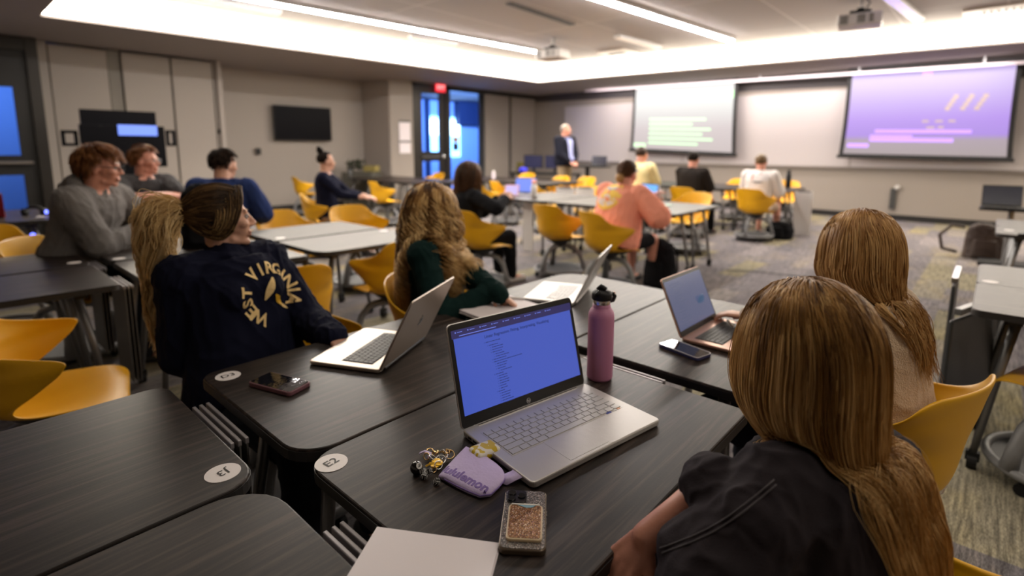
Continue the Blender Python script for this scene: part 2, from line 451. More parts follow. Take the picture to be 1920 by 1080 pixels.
# notices and devices on the walls
ps = thing('wall_notice', 'two white paper notices stacked on the column beside the glazed door', 'notice', (-10.94, 8.12, 1.2))
for z, h, t_ in ((.62, .45, 'TIME TO'), (.22, .26, 'EXIT')):
    MB().box((0.0, 0, z), (.008, .30, h), M=Matrix.Rotation(math.radians(-10), 4, 'Z')).obj('sheet', PAPER, ps)
MB().box((.01, 0, .87), (.01, .30, .05), M=Matrix.Rotation(math.radians(-10), 4, 'Z')).box((.01, 0, .38), (.01, .30, .035), M=Matrix.Rotation(math.radians(-10), 4, 'Z')).obj('heading_strip', mat('grey_strip', (.12, .11, .11), .5), ps)
tv = thing('television', 'black wall television on the recessed bay wall', 'television', (-11.93, 5.98, 1.58))
MB().box((.05, 0, .38), (.06, 1.36, .77)).obj('housing', BLACKP, tv, bevel=.006)
MB().box((.083, 0, .38), (.006, 1.32, .73)).obj('screen', mat('tv_glass', (.002, .0015, .003), .35, spec=.05), tv)
MB().box((.0, 0, .38), (.06, .4, .3)).obj('wall_bracket', BLACKP, tv)
for lab, p, d in (('small black wall switch below the television', (-11.93, 4.95, 1.33), (.03, .1, .14)),
                  ('black double wall plate on the pilaster by the cupboard wall', (-11.25, 3.99, 1.72), (.03, .12, .08))):
    tag(MB().box((0, 0, 0), d).obj('wall_switch', BLACKP, loc=p, bevel=.004), lab, 'switch')
sp = thing('wall_plate', 'slim dark wall device with white knob low on front wall', 'wall device', (-1.48, FY - .03, .2))
MB().box((0, 0, .24), (.10, .04, .42)).obj('body', mat('dark_grey', (.05, .05, .05), .5), sp, bevel=.006)
MB().ell((.06, -.02, .47), (.05, .03, .05)).obj('knob', WHITE, sp, smooth=True)

# projection screens ------------------------------------------------------
def vgrad(name, stops, strength):
    m = mat(name, (.3, .3, .3), .8); nn, ll, b = nodes(m)
    tc = nn.new('ShaderNodeTexCoord'); sx = nn.new('ShaderNodeSeparateXYZ'); r = ramp(nn, stops)
    ll.new(tc.outputs['Generated'], sx.inputs[0]); ll.new(sx.outputs[2], r.inputs[0])
    ll.new(r.outputs[0], b.inputs['Emission Color']); b.inputs['Emission Strength'].default_value = strength
    b.inputs['Base Color'].default_value = (.08, .08, .08, 1)
    return m
def screen(label, xa, xb, z0l, z0r, z1l, z1r, y, m, bars):
    t = thing('projection_screen', label, 'projection screen', ((xa + xb) / 2, y, z0l))
    def P(u, v, dy=0):
        fl = 0.035 * (1 - v) ** 3       # fabric flares towards its weighted bar
        x = (xa - (xa + xb) / 2) + (xb - xa) * u + (2 * u - 1) * fl
        return (x, dy, (z0l + (z0r - z0l) * u) * (1 - v) + (z1l + (z1r - z1l) * u) * v - z0l)
    def sheet(u0, u1, v0, v1, dy, n=8):
        mb = MB()
        for k in range(n):
            a, b_ = v0 + (v1 - v0) * k / n, v0 + (v1 - v0) * (k + 1) / n
            mb.quad(P(u0, a, dy), P(u1, a, dy), P(u1, b_, dy), P(u0, b_, dy))
        return mb
    blk = mat('screen_border', (.008, .008, .008), .7)
    o = sheet(-.03, 1.03, -.03, 1.06, .01).obj('black_border', blk, t)
    sd = o.modifiers.new('thickness', 'SOLIDIFY'); sd.thickness = .006; sd.offset = -1
    sheet(0, 1, 0, 1, -.004).obj('picture_area', m, t)
    a, b_ = P(-.04, -.035), P(1.04, -.035)
    MB().tube([a, b_], .035, 12).obj('weight_bar', blk, t)
    for k, (nm, mm, u0, u1, v0, v1) in enumerate(bars):
        sheet(u0, u1, v0, v1, -.008, 2).obj(nm, mm, t)
    return t
SW = vgrad('projected_white', [(0, (.60, .52, .52)), (.35, (.70, .62, .63)), (.6, (.82, .82, .80)), (.8, (.92, .95, .92)), (1, (.90, .86, .86))], .74)
GR = mat('projected_green', (.3, .6, .3), .8, emit=(.58, .86, .58), estr=.85)
GR2 = mat('projected_bright_green', (.3, .6, .3), .8, emit=(.2, .95, .25), estr=.9)
g = []
for k in range(6):
    v = .46 - k * .075
    g.append(('projected_text_line', GR, .17, [.75, .62, .80, .72, .82, .68][k], v, v + .032))
g.append(('projected_text_line', GR, .01, .14, .03, .09)); g.append(('projected_marker', GR2, .955, .995, .78, .88))
screen('left projection screen showing white slide with pale green lines', -7.23, -4.68, 1.44, 1.34, 3.03, 2.97, 12.85, SW, g)
SP = vgrad('projected_purple', [(0, (.38, .32, .33)), (.18, (.42, .34, .42)), (.24, (.42, .25, .85)), (.42, (.50, .30, .95)), (.65, (.62, .45, .98)), (.88, (.76, .62, .98)), (1, (.52, .38, .95))], .74)
PU = mat('projected_purple_line', (.3, .2, .6), .8, emit=(.50, .27, .95), estr=.9)
TN = mat('projected_tan_mark', (.3, .25, .2), .8, emit=(.45, .33, .36), estr=.8)
PK = mat('projected_pink_mark', (.3, .2, .2), .8, emit=(.9, .45, .85), estr=.9)
g = [('projected_text_line', PU, .17, .70, .155, .20), ('projected_text_line', PU, .02, .17, .08, .13), ('projected_text_line', PU, .20, .80, .26, .30),
     ('projected_text_line', PU, .17, .45, .205, .235), ('projected_marker', PK, .47, .53, .93, .975)]
for u, v, w in ((.50, .385, .04), (.58, .385, .045), (.66, .387, .04), (.53, .31, .05), (.60, .315, .035)):
    g.append(('projected_mark', TN, u, u + w, v, v + .025))
for k, u in enumerate((.63, .72, .80)):
    for j in range(4): g.append(('projected_mark', TN, u + .014 * j, u + .03 + .014 * j, .52 + .045 * j, .565 + .045 * j))
screen('right projection screen showing purple slide with tan slanted marks', -2.34, .09, 1.34, 1.30, 2.97, 2.87, 12.85, SP, g)
# long pale light bar hung along the top of the front wall
area('added_wall_wash', (-4.2, 12.35, 2.98), 8.4, 105, (1, .88, .84), (0, .55, -1), .15)  # area lamp added near the bar to brighten the front wall
lb = thing('light_bar', 'long pale bar mounted along the soffit above both screens', 'light fixture', (-8.7, 12.72, 3.0))
def barpt(px, py):
    d = RC.T @ np.array([(px - 960) / F_PX, (py - 429.4) / F_PX, 1.0]); t = 12.7 / d[1]
    return Vector((d[0] * t, 12.7, CAM_H + d[2] * t))
p0, p1 = Vector((-8.75, 12.7, 3.02)), Vector((.6, 12.7, 2.88))
MB().tube([p0 - lb.location, p1 - lb.location], .035, 4, up=(0, 1, 1)).obj('bar', mat('pale_bar', (.62, .55, .58), .4), lb)
for k in range(5):
    q = p0.lerp(p1, (k + .5) / 5) - lb.location
    MB().box((q.x, q.y, (q.z + .09)), (.03, .03, .16)).obj('hanger', GREYM, lb)

# ceiling fixtures -------------------------------------------------------
def strip(label, a, b, w=.11, m=None, group='linear ceiling lights'):
    a, b = Vector(a), Vector(b); L = (b - a).length; ang = math.atan2(b.y - a.y, b.x - a.x) - PI / 2
    t = thing('linear_light', label, 'ceiling light', ((a + b) / 2).to_tuple() + (CEIL - .06,), ang)
    MB().box((0, 0, .03), (w + .03, L + .03, .05)).obj('housing', WHITE, t, bevel=.004)
    MB().box((0, 0, .0), (w, L, .02)).obj('diffuser', m or STRIPL, t, bevel=.006)
strip('long linear ceiling light ending at the middle projector', (-7.5, 2.4), (-7.0, 8.76))
strip('bright linear ceiling light in the top centre of the photo', (-4.15, 4.5), (-3.72, 9.9))
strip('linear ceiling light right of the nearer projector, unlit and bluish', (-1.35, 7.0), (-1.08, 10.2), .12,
      mat('strip_off_glow', (.4, .35, .6), .4, emit=(.33, .22, .75), estr=.7))  # strip is off; its bluish glow is put in by emission
UNL = mat('strip_dim', (.6, .52, .45), .5, emit=(1, .8, .65), estr=.35)
strip('short dim ceiling slot near the top left of the photo', (-8.1, 1.9), (-7.9, 3.7), .12, UNL)
strip('short dim ceiling slot between the two lit strips', (-5.1, 8.35), (-5.03, 9.75), .10, UNL)
strip('short dim ceiling slot left of the middle projector', (-7.85, 6.0), (-7.72, 6.95), .10, UNL)
tag(MB().box((0, 0, 0), (.10, 1.6, .02)).obj('slot_diffuser', mat('dark_slot', (.05, .045, .04), .6), loc=(-5.19, 6.4, CEIL - .012), rz=.05), 'dark slot air diffuser in the middle of the ceiling', 'air vent')
for (x, y, w, h, lab) in ((-5.98, 9.8, .62, .62, 'square white ceiling air vent near the far cove'), (.0, 10.36, 1.15, .5, 'white ceiling air vent with grille at the top right')):
    t = thing('air_vent', lab, 'air vent', (x, y, CEIL - .03))
    MB().box((0, 0, .01), (w, h, .03)).obj('frame', mat('vent_white', (.75, .68, .6), .5), t, bevel=.005)
    gr_ = MB(); n = 10
    for k in range(n): gr_.box((-w * .3 + w * .6 * k / (n - 1), 0, -.01), (w * .03, h * .3, .012))
    gr_.obj('grille', BLACKP, t)
def projector(label, loc, rz):
    t = thing('projector', label, 'projector', loc, rz)
    PW = mat('projector_white', (.52, .49, .47), .4)
    MB().box((0, 0, .0), (.50, .38, .15)).obj('housing', PW, t, bevel=.018)
    MB().cyl((.12, .2, 0), .05, .06, ax='y').obj('lens', BLACKP, t, smooth=True)
    for x in (-.17, 0.02, .13):
        g_ = MB()
        for k in range(6): g_.box((x, -.193, -.045 + k * .018), (.09 if x < .1 else .05, .01, .009))
        g_.obj('vent_grille', mat('vent_shadow', (.07, .06, .05), .7), t)
    MB().box((0, 0, .11), (.24, .2, .03)).box((0, 0, .14), (.08, .08, .05)).obj('mount_plate', BLACKP, t)
    MB().cyl((0, 0, .24), .022, .2).obj('mount_pole', PW, t, smooth=True)
    MB().tube([(.05, -.1, .1), (.1, -.12, .2), (.05, -.02, .28)], .008, 6).obj('cable', BLACKP, t)
projector('white ceiling projector at the end of the lit strip', at(1036, 103, 3.08), math.radians(6))
projector('large white ceiling projector hanging before the purple screen', at(1612, 40, 3.10), math.radians(8))

# ================================================================== TABLES
TH, TT = .74, .028          # table height, top thickness
TW, TL = .636, .885          # a table is 0.60 deep and 0.885 long
def make_table(label, loc, rz=0, stick=None, corners=(.05, .05, .05, .05)):
    """local x = depth, local y = length, origin on the floor under the middle; stick=(x,y,text,angle)"""
    t = thing('table', label, 'table', loc, rz, 'dark woodgrain tables')
    MB().prism(rrect(TW, TL, list(corners), 6), TH - TT, TH).obj('tabletop', [TOPW, EDGE][0], t, bevel=.004)
    MB().prism(rrect(TW + .003, TL + .003, list(corners), 6), TH - TT - .001, TH - .006).obj('edge_band', EDGE, t)
    fr = MB()
    for y in (-.30, .30): fr.box((0, y, TH - TT - .02), (.46, .05, .03))
    fr.tube([(0, -.3, TH - .06), (0, .3, TH - .06)], .018, 8)
    fr.obj('underframe', EDGE, t)
    for sx in (-1, 1):
        for sy in (-1, 1):
            l = MB().tube([(sx * .17, sy * .29, TH - TT - .01), (sx * .20, sy * .335, .40), (sx * .235, sy * .375, .075)], [.019, .018, .015], 10).obj('leg', GREYM, t, smooth=True)
            MB().tube([(sx * .235, sy * .375 - .018, .032), (sx * .235, sy * .375 + .018, .032)], .032, 14).box((sx * .235, sy * .375, .06), (.03, .05, .04)).obj('caster', BLACKP, l)
    if stick:
        x, y, tx, ang, txs = stick
        s = MB().prism([(x + .034 * math.cos(a), y + .034 * math.sin(a)) for a in [2 * PI * k / 28 for k in range(28)]], TH, TH + .0009).obj('number_sticker', STICK, t)
        if tx: text_obj('lettering', tx, .030, INK, s, (x, y, TH + .0016), (0, 0, ang), bold=.0001, sx=1.08)
    return t
def dock_boards(cx, cy, n, rz=0, lab='', z=TH - .035, w=.30, off=0):
    """a row of lap-size whiteboards hanging in the dock between two table ends"""
    for k in range(n):
        o = thing('hanging_whiteboard', lab if isinstance(lab, str) else lab[k], 'whiteboard', (cx, cy, 0), rz, None)
        if isinstance(lab, str): o['group'] = lab
        y = (k - (n - 1) / 2) * .017 + off
        MB().box((0, y, z - .26), (w, .004, .50)).obj('board', mat('docked_board', (.13, .125, .12), .4), o)
        MB().box((0, y, z - .005), (w, .009, .016)).obj('grip_rail', mat('dock_grey', (.36, .335, .35), .4, .3), o, bevel=.002)
G1 = (('near', -.725, .915), ('near', -.725, 0), ('near', -.725, 1.88))
DA, DB = -.725, -1.368
near = [((DB, -.045), 'dark table with the upside-down J3 sticker on its corner', (.245, .395, 'J3', -PI / 2 + .1, 0), (.07, .05, .02, .07)),
        ((DA, -.045), 'dark table at the bottom edge below the J3 sticker', None, (.03, .11, .03, .05)),
        ((DB, .925), 'dark table with the D3 sticker, silver laptop on it', (-.25, -.385, 'D3', PI / 2, 0), (.02, .02, .05, .09)),
        ((DA, .925), 'dark table with the E2 sticker, silver laptop with blue page on it', (-.265, -.405, 'E2', PI / 2 + .12, 0), (.02, .02, .07, .02)),
        ((DB, 1.89), 'dark table beneath the notebook behind the blue-screened laptop', (.255, -.39, 'A1', PI / 2, 0), (.06, .14, .02, .02)),
        ((DA, 1.89), 'dark table beneath the rose gold laptop', None, (.12, .02, .02, .02))]
for (x, y), lab, st, co in near:
    make_table(lab, (x, y, 0), math.radians(-.9) * 0, st, co)
dock_boards(-1.42, .435, 4, 0, 'boards docked between the J3 and D3 table ends', w=.27)
dock_boards(-.70, .435, 4, 0, 'boards docked between the E2 table and the bottom table', w=.30)
dock_boards(-.80, 1.40, 2, 0, 'boards docked beside the pink bottle', w=.28, z=TH - .012)
# second cluster on the left
c2l = [((-4.13, .15), 'dark table at the left edge, back row beside the grey hoodie person'), ((-3.46, .15), 'dark table at the left edge, front row behind the yellow chair'),
       ((-4.13, 1.13), 'dark table the grey hoodie person leans on'), ((-3.46, 1.13), 'grey-looking table behind the ponytail of the navy sweatshirt person'),
       ((-4.13, 2.10), 'table in front of the yellow chair back left of centre'), ((-3.46, 2.10), 'table with rounded corner beside the large empty yellow chair')]
for k, ((x, y), lab) in enumerate(c2l):
    make_table(lab, (x, y, 0), 0, {0: (.2, .385, '', 0, 0), 2: (.25, -.39, '', 0, 0), 4: (.22, -.36, '', 0, 0), 5: (-.2, .38, '', 0, 0), 3: None, 1: None}[k],
               (.03, .03, .03, .03) if k != 5 else (.06, .03, .03, .13))
dock_boards(-3.95, .64, 3, 0, 'boards docked at the left cluster, back row', w=.3)
dock_boards(-3.36, .64, 3, 0, 'boards docked at the left cluster, front row', w=.3)
# third cluster far left
for k, ((x, y), lab) in enumerate([((-7.45, .35), 'far left table, back row, behind the red laptop'), ((-6.82, .35), 'far left table the red laptop stands on'),
                                   ((-7.45, 1.32), 'table in front of the person with crossed arms'), ((-6.82, 1.32), 'dark table between hoodie person and crossed-arms person'),
                                   ((-7.45, 2.28), 'table beside the person in the navy tee')]):
    make_table(lab, (x, y, 0), 0, {1: (.0, .37, '', 0, 0), 3: (.0, -.37, '', 0, 0)}.get(k))
# clusters standing the other way (length along the front wall)
def cross(cx, y0, labs, rz=PI / 2, shift=(0, 0, 0), n=3, stk={}):
    i = 0
    for r in range(2):
        for c in range(n):
            if labs[i]:
                make_table(labs[i], (cx + (c - (n - 1) / 2) * .93, y0 + r * .615 + shift[c] + .31, 0), rz, stk.get(i))
            i += 1
cross(-3.79, 5.34, ['pale-looking table in front of the black-sweater person', 'table between the two empty yellow chairs of the middle group', 'table the peach tee person writes on',
                    'far row table behind the white bottle', 'far row table left of the peach tee person', 'far row table at the right end of the middle group'], shift=(.0, 0, -.15))
cross(-3.85, 9.35, ['table in front of the pale yellow tee person', 'table the black tee person sits at', 'table the white tee person sits at',
                    'far row table beyond the yellow tee person', 'far row table beyond the black tee person', 'far row table by the white end panel'])
cross(-9.6, 6.45, ['back left table beside the bun-haired person', 'back left table with navy bottle', 'back left table right end, near row',
                   'back left table by the wall bay', 'back left table before the column', 'back left table before the glazed door'])
cross(-7.7, 8.0, ['table near the standing person, left end', 'table near the standing person, middle', 'table near the standing person, right end',
                  'far row table near the standing person, left', 'far row table near the standing person, middle', 'far row table near the standing person, right'])
make_table('right edge table with sticker, far row', (.43, 3.87, 0), PI / 2, (-.24, .39, '', 0, 0))
make_table('right edge table, near row, beside the hanging dark board', (.43, 3.25, 0), PI / 2, None, (.04, .04, .06, .04))
make_table('further table at the right edge with a sticker', (.50, 6.15, 0), PI / 2, (.0, .36, '', 0, 0))
make_table('far row table at the right edge behind the brown bag', (.50, 6.78, 0), PI / 2, None)
# white boards standing in end docks
def end_board(label, x, y, rz, w=.5, h=.62, z=.10):
    h += z; z = 0
    t = thing('hanging_whiteboard', label, 'whiteboard', (x, y, 0), rz)
    MB().box((0, 0, z + h / 2), (w, .02, h)).obj('board', WHITE, t, bevel=.004)
    MB().box((0, 0, z + h), (w * .7, .03, .03)).obj('grip_rail', GREYM, t, bevel=.004)
end_board('white board hanging at the left end of the middle group', -4.72, 5.55, .15, .16)
end_board('white end board right of the white tee person', -2.30, 9.72, .2, .26, .66, .07)
end_board('left of the two white boards behind the middle group', *dep(1060, 350, 8.3).xy, .3, .30, .76, .05)
end_board('right of the two white boards behind the middle group', *dep(1097, 350, 8.3).xy, .3, .30, .76, .05)
end_board('white board under the back left tables', -7.95, 6.1, .1, .16, .5, .15)
t = thing('hanging_whiteboard', 'dark-backed board hanging at the end of the right edge table', 'whiteboard', (.0, 3.20, 0), PI / 2 - .30)
MB().box((0, 0, .38), (.52, .018, .58)).obj('board', mat('board_dark', (.035, .037, .04), .35), t, bevel=.02)
MB().box((0, 0, .70), (.4, .03, .03)).obj('grip_rail', GREYM, t, bevel=.004)
t = thing('hanging_whiteboard', 'edge-on board in the dock at the end of the right edge far-row table', 'whiteboard', (-.10, 3.84, 0), PI / 2)
MB().box((0, 0, .42), (.5, .018, .56)).obj('board', mat('board_dark', (0, 0, 0)), t, bevel=.02)
MB().box((0, 0, .72), (.4, .03, .03)).obj('grip_rail', CHROME, t, bevel=.004)

# ================================================================== CHAIRS
def shell_mesh():
    # rows from seat front to back top : (y, z, half width, forward curl, edge lift)
    rows = [(.235, .425, .180, .0, -.012), (.225, .445, .212, .0, .0), (.15, .450, .230, .0, .014), (.03, .432, .236, .0, .03), (-.08, .422, .236, .012, .05),
            (-.155, .432, .240, .055, .075), (-.205, .475, .252, .17, .07), (-.228, .53, .270, .245, .06), (-.236, .575, .286, .29, .045),
            (-.241, .612, .300, .31, .035), (-.246, .645, .298, .335, .03), (-.251, .675, .268, .215, .02), (-.257, .715, .236, .10, .005),
            (-.266, .765, .220, .05, .0), (-.275, .803, .205, .044, -.006), (-.281, .825, .155, .03, -.006)]
    nu = 17; v = []; f = []
    for (y, z, w, cf, el) in rows:
        for k in range(nu):
            u = -1 + 2 * k / (nu - 1); a = abs(u)
            v.append((w * (u if cf < .08 else math.copysign(math.sin(a * PI / 2 * .92) / math.sin(PI / 2 * .92), u)), y + cf * a ** 2.0, z + el * a ** 2.2))
    for i in range(len(rows) - 1):
        for k in range(nu - 1): f.append((i * nu + k, i * nu + k + 1, (i + 1) * nu + k + 1, (i + 1) * nu + k))
    return v, f
def make_chair(label):
    t = thing('chair', label, 'chair', (0, 0, 0), 0)
    v, f = shell_mesh(); mb = MB(); mb.add(v, f)
    o = mb.obj('shell', YEL, t, smooth=True)
    s = o.modifiers.new('thickness', 'SOLIDIFY'); s.thickness = .010; s.offset = 0
    sb = o.modifiers.new('subdivision', 'SUBSURF'); sb.levels = 1; sb.render_levels = 2
    MB().lathe((0, 0, 0), [(.03, .33), (.055, .36), (.13, .405), (.14, .415), (.10, .425)]).obj('swivel_mount', TRAYD, t, smooth=True)
    for k in range(3):
        a = PI / 2 + 2 * PI * k / 3 + PI
        d = Vector((math.cos(a), math.sin(a), 0)); pts = []
        for q, z in ((.02, .345), (.10, .35), (.175, .325), (.225, .26), (.255, .17), (.272, .085)): pts.append(d * q + Vector((0, 0, z)))
        MB().tube(pts, [.022, .024, .024, .023, .023, .027], 10, up=(-d.y, d.x, 0), flat=1.4).obj('leg', BASEG, t, smooth=True)
    ring = [(.275 * math.cos(2 * PI * k / 36), .275 * math.sin(2 * PI * k / 36), .085) for k in range(36)]
    MB().tube(ring, .019, 8, closed=True).obj('base_ring', BASEG, t, smooth=True)
    MB().lathe((0, 0, 0), [(.05, .062), (.24, .066), (.27, .085), (.262, .085), (.235, .074), (.05, .07)]).obj('storage_tray', TRAYD, t, smooth=True)
    for k in range(5):
        a = 2 * PI * k / 5 + .3; x, y = .255 * math.cos(a), .255 * math.sin(a)
        MB().tube([(x - .012, y, .027), (x + .012, y, .027)], .027, 12).box((x, y, .05), (.02, .02, .04)).obj('caster', BLACKP, t)
    return t
CH0 = None
def chair(label, pos, face, dz=0):
    """face in degrees, 0 looks towards the front wall, positive turns left"""
    global CH0
    if CH0 is None:
        CH0 = make_chair(label); CH0['group'] = 'yellow swivel chairs'
        CH0.location = (pos[0], pos[1], dz); CH0.rotation_euler.z = math.radians(face); return CH0
    return dup(CH0, (pos[0], pos[1], dz), math.radians(face), label, 'yellow swivel chairs')
bpy.context.view_layer.update()
def ap(px, py, z=.43, off=(0, 0)):
    p = at(px, py, z); return (p.x + off[0], p.y + off[1])
CHAIRS = [
 ('large empty yellow chair at the left edge behind the J3 table', (-2.62, .25), -12),
 ('large empty yellow chair left of the curly-haired person', (-3.02, 2.12), 86),
 ('yellow chair whose back top shows behind the navy sweatshirt shoulder', (-2.80, 1.22), 80),
 ('yellow chair pushed in at the far side of the left cluster', (-4.78, 2.22), -85),
 ('yellow chair under the far side of the left cluster', (-4.7, 2.9), -95),
 ('yellow chair nearest the wall bay at the back left', ap(567, 366, .43, (0, .1)), -12),
 ('empty yellow chair right of the bun-haired person', ap(714, 380, .43, (0, .1)), -10),
 ('yellow chair top behind the back left tables, left of the two', (-10.2, 8.35), 180),
 ('yellow chair top in front of the glazed door', (-9.15, 8.30), 180),
 ('empty yellow chair left of the peach tee person', ap(1050, 448, .42), -5),
 ('yellow chair top across the table from the peach tee person, right', (-3.05, 6.98), 175),
 ('yellow chair top behind the white bottle', (-4.75, 7.0), 178),
 ('yellow chair top beyond the table, left of the white tee person', (-3.85, 11.0), 178),
 ('yellow chair top beyond the table, behind the black bottle', (-2.95, 11.0), 182),
 ('yellow chair top beyond the table, left of the black tee person', (-4.9, 11.1), 180),
 ('yellow chair left of the door-side group, beside the long-haired person', tuple(dep(903, 325, 9.0).xy), 10),
 ('yellow chair right of the long brown hair, second of the back group', tuple(dep(948, 325, 9.9).xy), -20),
 ('yellow chair behind the open blue laptop of the middle group', tuple(dep(1028, 330, 9.0).xy), -35),
 ('yellow chair top just below the standing person, left', tuple(dep(1042, 330, 11.5).xy), 180),
 ('yellow chair top just below the standing person, right', tuple(dep(1090, 330, 11.2).xy), 178),
 ('yellow chair top with a red object behind it near the standing person', tuple(dep(980, 325, 13.0).xy), 185),
 ('yellow chair at the right edge under the near-row table', (.37, 3.10), 72),
 ('yellow chair at the right edge further back', (.60, 5.6), 5),
 ('orange-lit chair at the far right below the small black laptop', (.75, 8.5), 60),
 ('yellow chair at the left edge behind the left cluster', (-5.35, .28), -80),
]
for lab, p, a in CHAIRS: chair(lab, p, a)
# other seats near the standing person
t = thing('olive_chair', 'olive green upright chair near the glazed sidelight', 'chair', at(955, 345, 0).to_tuple()[:2] and (-10.2, 11.9, 0), .2)
OLV = mat('olive_fabric', (.17, .14, .03), .8)
MB().box((0, -.2, .78), (.44, .06, .5)).obj('backrest', OLV, t, bevel=.03)
MB().box((0, .03, .46), (.46, .46, .08)).obj('seat', OLV, t, bevel=.03)
for sx in (-1, 1):
    for sy in (-1, 1): MB().tube([(sx * .2, sy * .2, .44), (sx * .22, sy * .22, 0)], .014, 8).obj('leg', GREYM, t)

# ================================================================== PEOPLE
SKIN = mat('skin', (0.56, 0.30, 0.205), 0.5, bump=(300, .05))
nn, ll, b = nodes(SKIN); b.inputs['Subsurface Weight'].default_value = .12; b.inputs['Subsurface Radius'].default_value = (.012, .005, .003)
SKINP = mat('pink_skin', (0.60, 0.27, 0.19), 0.5, bump=(300, .05))
LIPS = mat('lips', (0.44, 0.19, 0.14), 0.5)
EYEW = mat('eye_white', (.40, .36, .34), .3)
IRIS = mat('iris', (.05, .06, .07), .15)

def frame(X, Z):
    Z = Vector(Z).normalized(); X = Vector(X); X = (X - Z * X.dot(Z)).normalized(); Y = Z.cross(X)
    return Matrix((X, Y, Z)).transposed()
def cap(mb, a, b, ra, rb, n=14, flat=1.0, up=None):
    """tapered capsule"""
    a, b = Vector(a), Vector(b); L = (b - a).length
    if L < 1e-5: return mb.ell(a, (ra, ra, ra))
    t = (b - a) / L; pts = []; rs = []
    for k in range(5):
        th = PI / 2 * (1 - k / 4); pts.append(a - t * ra * math.sin(th) * .98); rs.append(max(ra * math.cos(th), ra * .08))
    for k in range(5):
        th = PI / 2 * k / 4; pts.append(b + t * rb * math.sin(th) * .98); rs.append(max(rb * math.cos(th), rb * .08))
    return mb.tube(pts, rs, n, flat=flat, up=up)
def loft(mb, secs, n=22):
    """secs: (centre, frame matrix, half width, half depth); superelliptic sections"""
    v = []; f = []
    for c, Mx, a, d in secs:
        for k in range(n):
            th = 2 * PI * k / n; cx, sy = math.cos(th), math.sin(th)
            q = Vector((math.copysign(abs(cx) ** .85, cx) * a, math.copysign(abs(sy) ** .85, sy) * d, 0))
            v.append(Vector(c) + Mx @ q)
    for i in range(len(secs) - 1):
        for k in range(n):
            k2 = (k + 1) % n; f.append((i * n + k, i * n + k2, (i + 1) * n + k2, (i + 1) * n + k))
    f += [tuple(reversed(range(n))), tuple(range((len(secs) - 1) * n, len(secs) * n))]
    return mb.add(v, f)
def organic(mb, name, m, parent, vox, smooth=4, fold=None, cutter=None, paint=None):
    """fuses the collected shapes into one continuous smooth surface"""
    me = mb.mesh(name); bm = bmesh.new(); bm.from_mesh(me); bmesh.ops.recalc_face_normals(bm, faces=bm.faces); bm.to_mesh(me); bm.free()
    o = bpy.data.objects.new(name, me); C.objects.link(o)
    r = o.modifiers.new('r', 'REMESH'); r.mode = 'VOXEL'; r.voxel_size = vox; r.use_smooth_shade = True
    if smooth:
        s = o.modifiers.new('s', 'SMOOTH'); s.factor = .5; s.iterations = smooth
    dg = bpy.context.evaluated_depsgraph_get(); dg.update()
    new = bpy.data.meshes.new_from_object(o.evaluated_get(dg)); o.modifiers.clear(); o.data = new
    bpy.data.meshes.remove(me)
    new.shade_smooth(); new.name = name
    if fold:
        amp, fr, stretch = fold
        n = len(new.vertices); co = np.empty(n * 3, 'f'); no = np.empty(n * 3, 'f')
        new.vertices.foreach_get('co', co); new.vertex_normals.foreach_get('vector', no) if hasattr(new, 'vertex_normals') else new.vertices.foreach_get('normal', no)
        co = co.reshape(-1, 3); no = no.reshape(-1, 3); d = np.empty(n)
        for i in range(n):
            p = co[i]; q = Vector((p[0] * fr * stretch[0], p[1] * fr * stretch[1], p[2] * fr * stretch[2]))
            w = noise.noise(q * .4)
            q = q + Vector((w, w * 1.3, -w)) * 1.2
            d[i] = (1 - 2 * abs(noise.noise(q))) ** 2 + .45 * (1 - 2 * abs(noise.noise(q * 2.1 + Vector((5, 3, 1))))) ** 2 - .6
        co += no * (d * amp)[:, None]; new.vertices.foreach_set('co', co.ravel()); new.update()
    for k in (m if isinstance(m, (list, tuple)) else [m]): new.materials.append(k)
    if parent: o.parent = parent
    return o

def hand(mb, w, d, nrm, side, curl=.5, s=1.0, spread=.12, curls=None):
    """w wrist, d towards the fingertips, nrm out of the back of the hand, side +1 right / -1 left (thumb side = d x nrm * side)"""
    d = Vector(d).normalized(); nrm = Vector(nrm); nrm = (nrm - d * nrm.dot(d)).normalized(); lat = d.cross(nrm) * side  # towards the little finger is -lat
    w = Vector(w); tips = []
    L = [.040, .046, .043, .034]; K = [.090, .094, .090, .082]
    for k in range(4):
        off = (1.5 - k) * .0205 * s
        kn = w + d * K[k] * s + lat * off + nrm * (.004 - .002 * abs(1.5 - k)) * s
        cap(mb, w + lat * off * .55 + d * .012, kn, .0125 * s, .0098 * s, 10)
        c = (curls or [curl] * 4)[k]
        dd = (d + lat * (1.5 - k) * spread * .55).normalized(); p = kn; ang = c * .55
        for j, (l, r) in enumerate(((1.0, .0088), (.66, .0080), (.52, .0072))):
            q = dd * math.cos(ang) - nrm * math.sin(ang)
            e = p + q * L[k] * l * s; cap(mb, p, e, r * 1.06 * s, r * .95 * s, 10); p = e; ang += c * .75
        tips.append((p, q))
    cap(mb, w - d * .01, w + d * .05 * s, .024 * s, .026 * s, 14, flat=.55, up=nrm)
    t0 = w + d * .022 * s + lat * .022 * s - nrm * .006; t1 = t0 + (d * .6 + lat * .62 - nrm * .25).normalized() * .036 * s
    t2 = t1 + (d * .85 + lat * .30 - nrm * .3 * (0.5 + curl)).normalized() * .030 * s; t3 = t2 + (d * .95 + lat * .05 - nrm * .4 * curl).normalized() * .024 * s
    cap(mb, t0, t1, .0145 * s, .0105 * s, 10); cap(mb, t1, t2, .0102 * s, .0092 * s, 10); cap(mb, t2, t3, .009 * s, .0078 * s, 10)
    tips.append((t3, (t3 - t2).normalized()))
    return tips

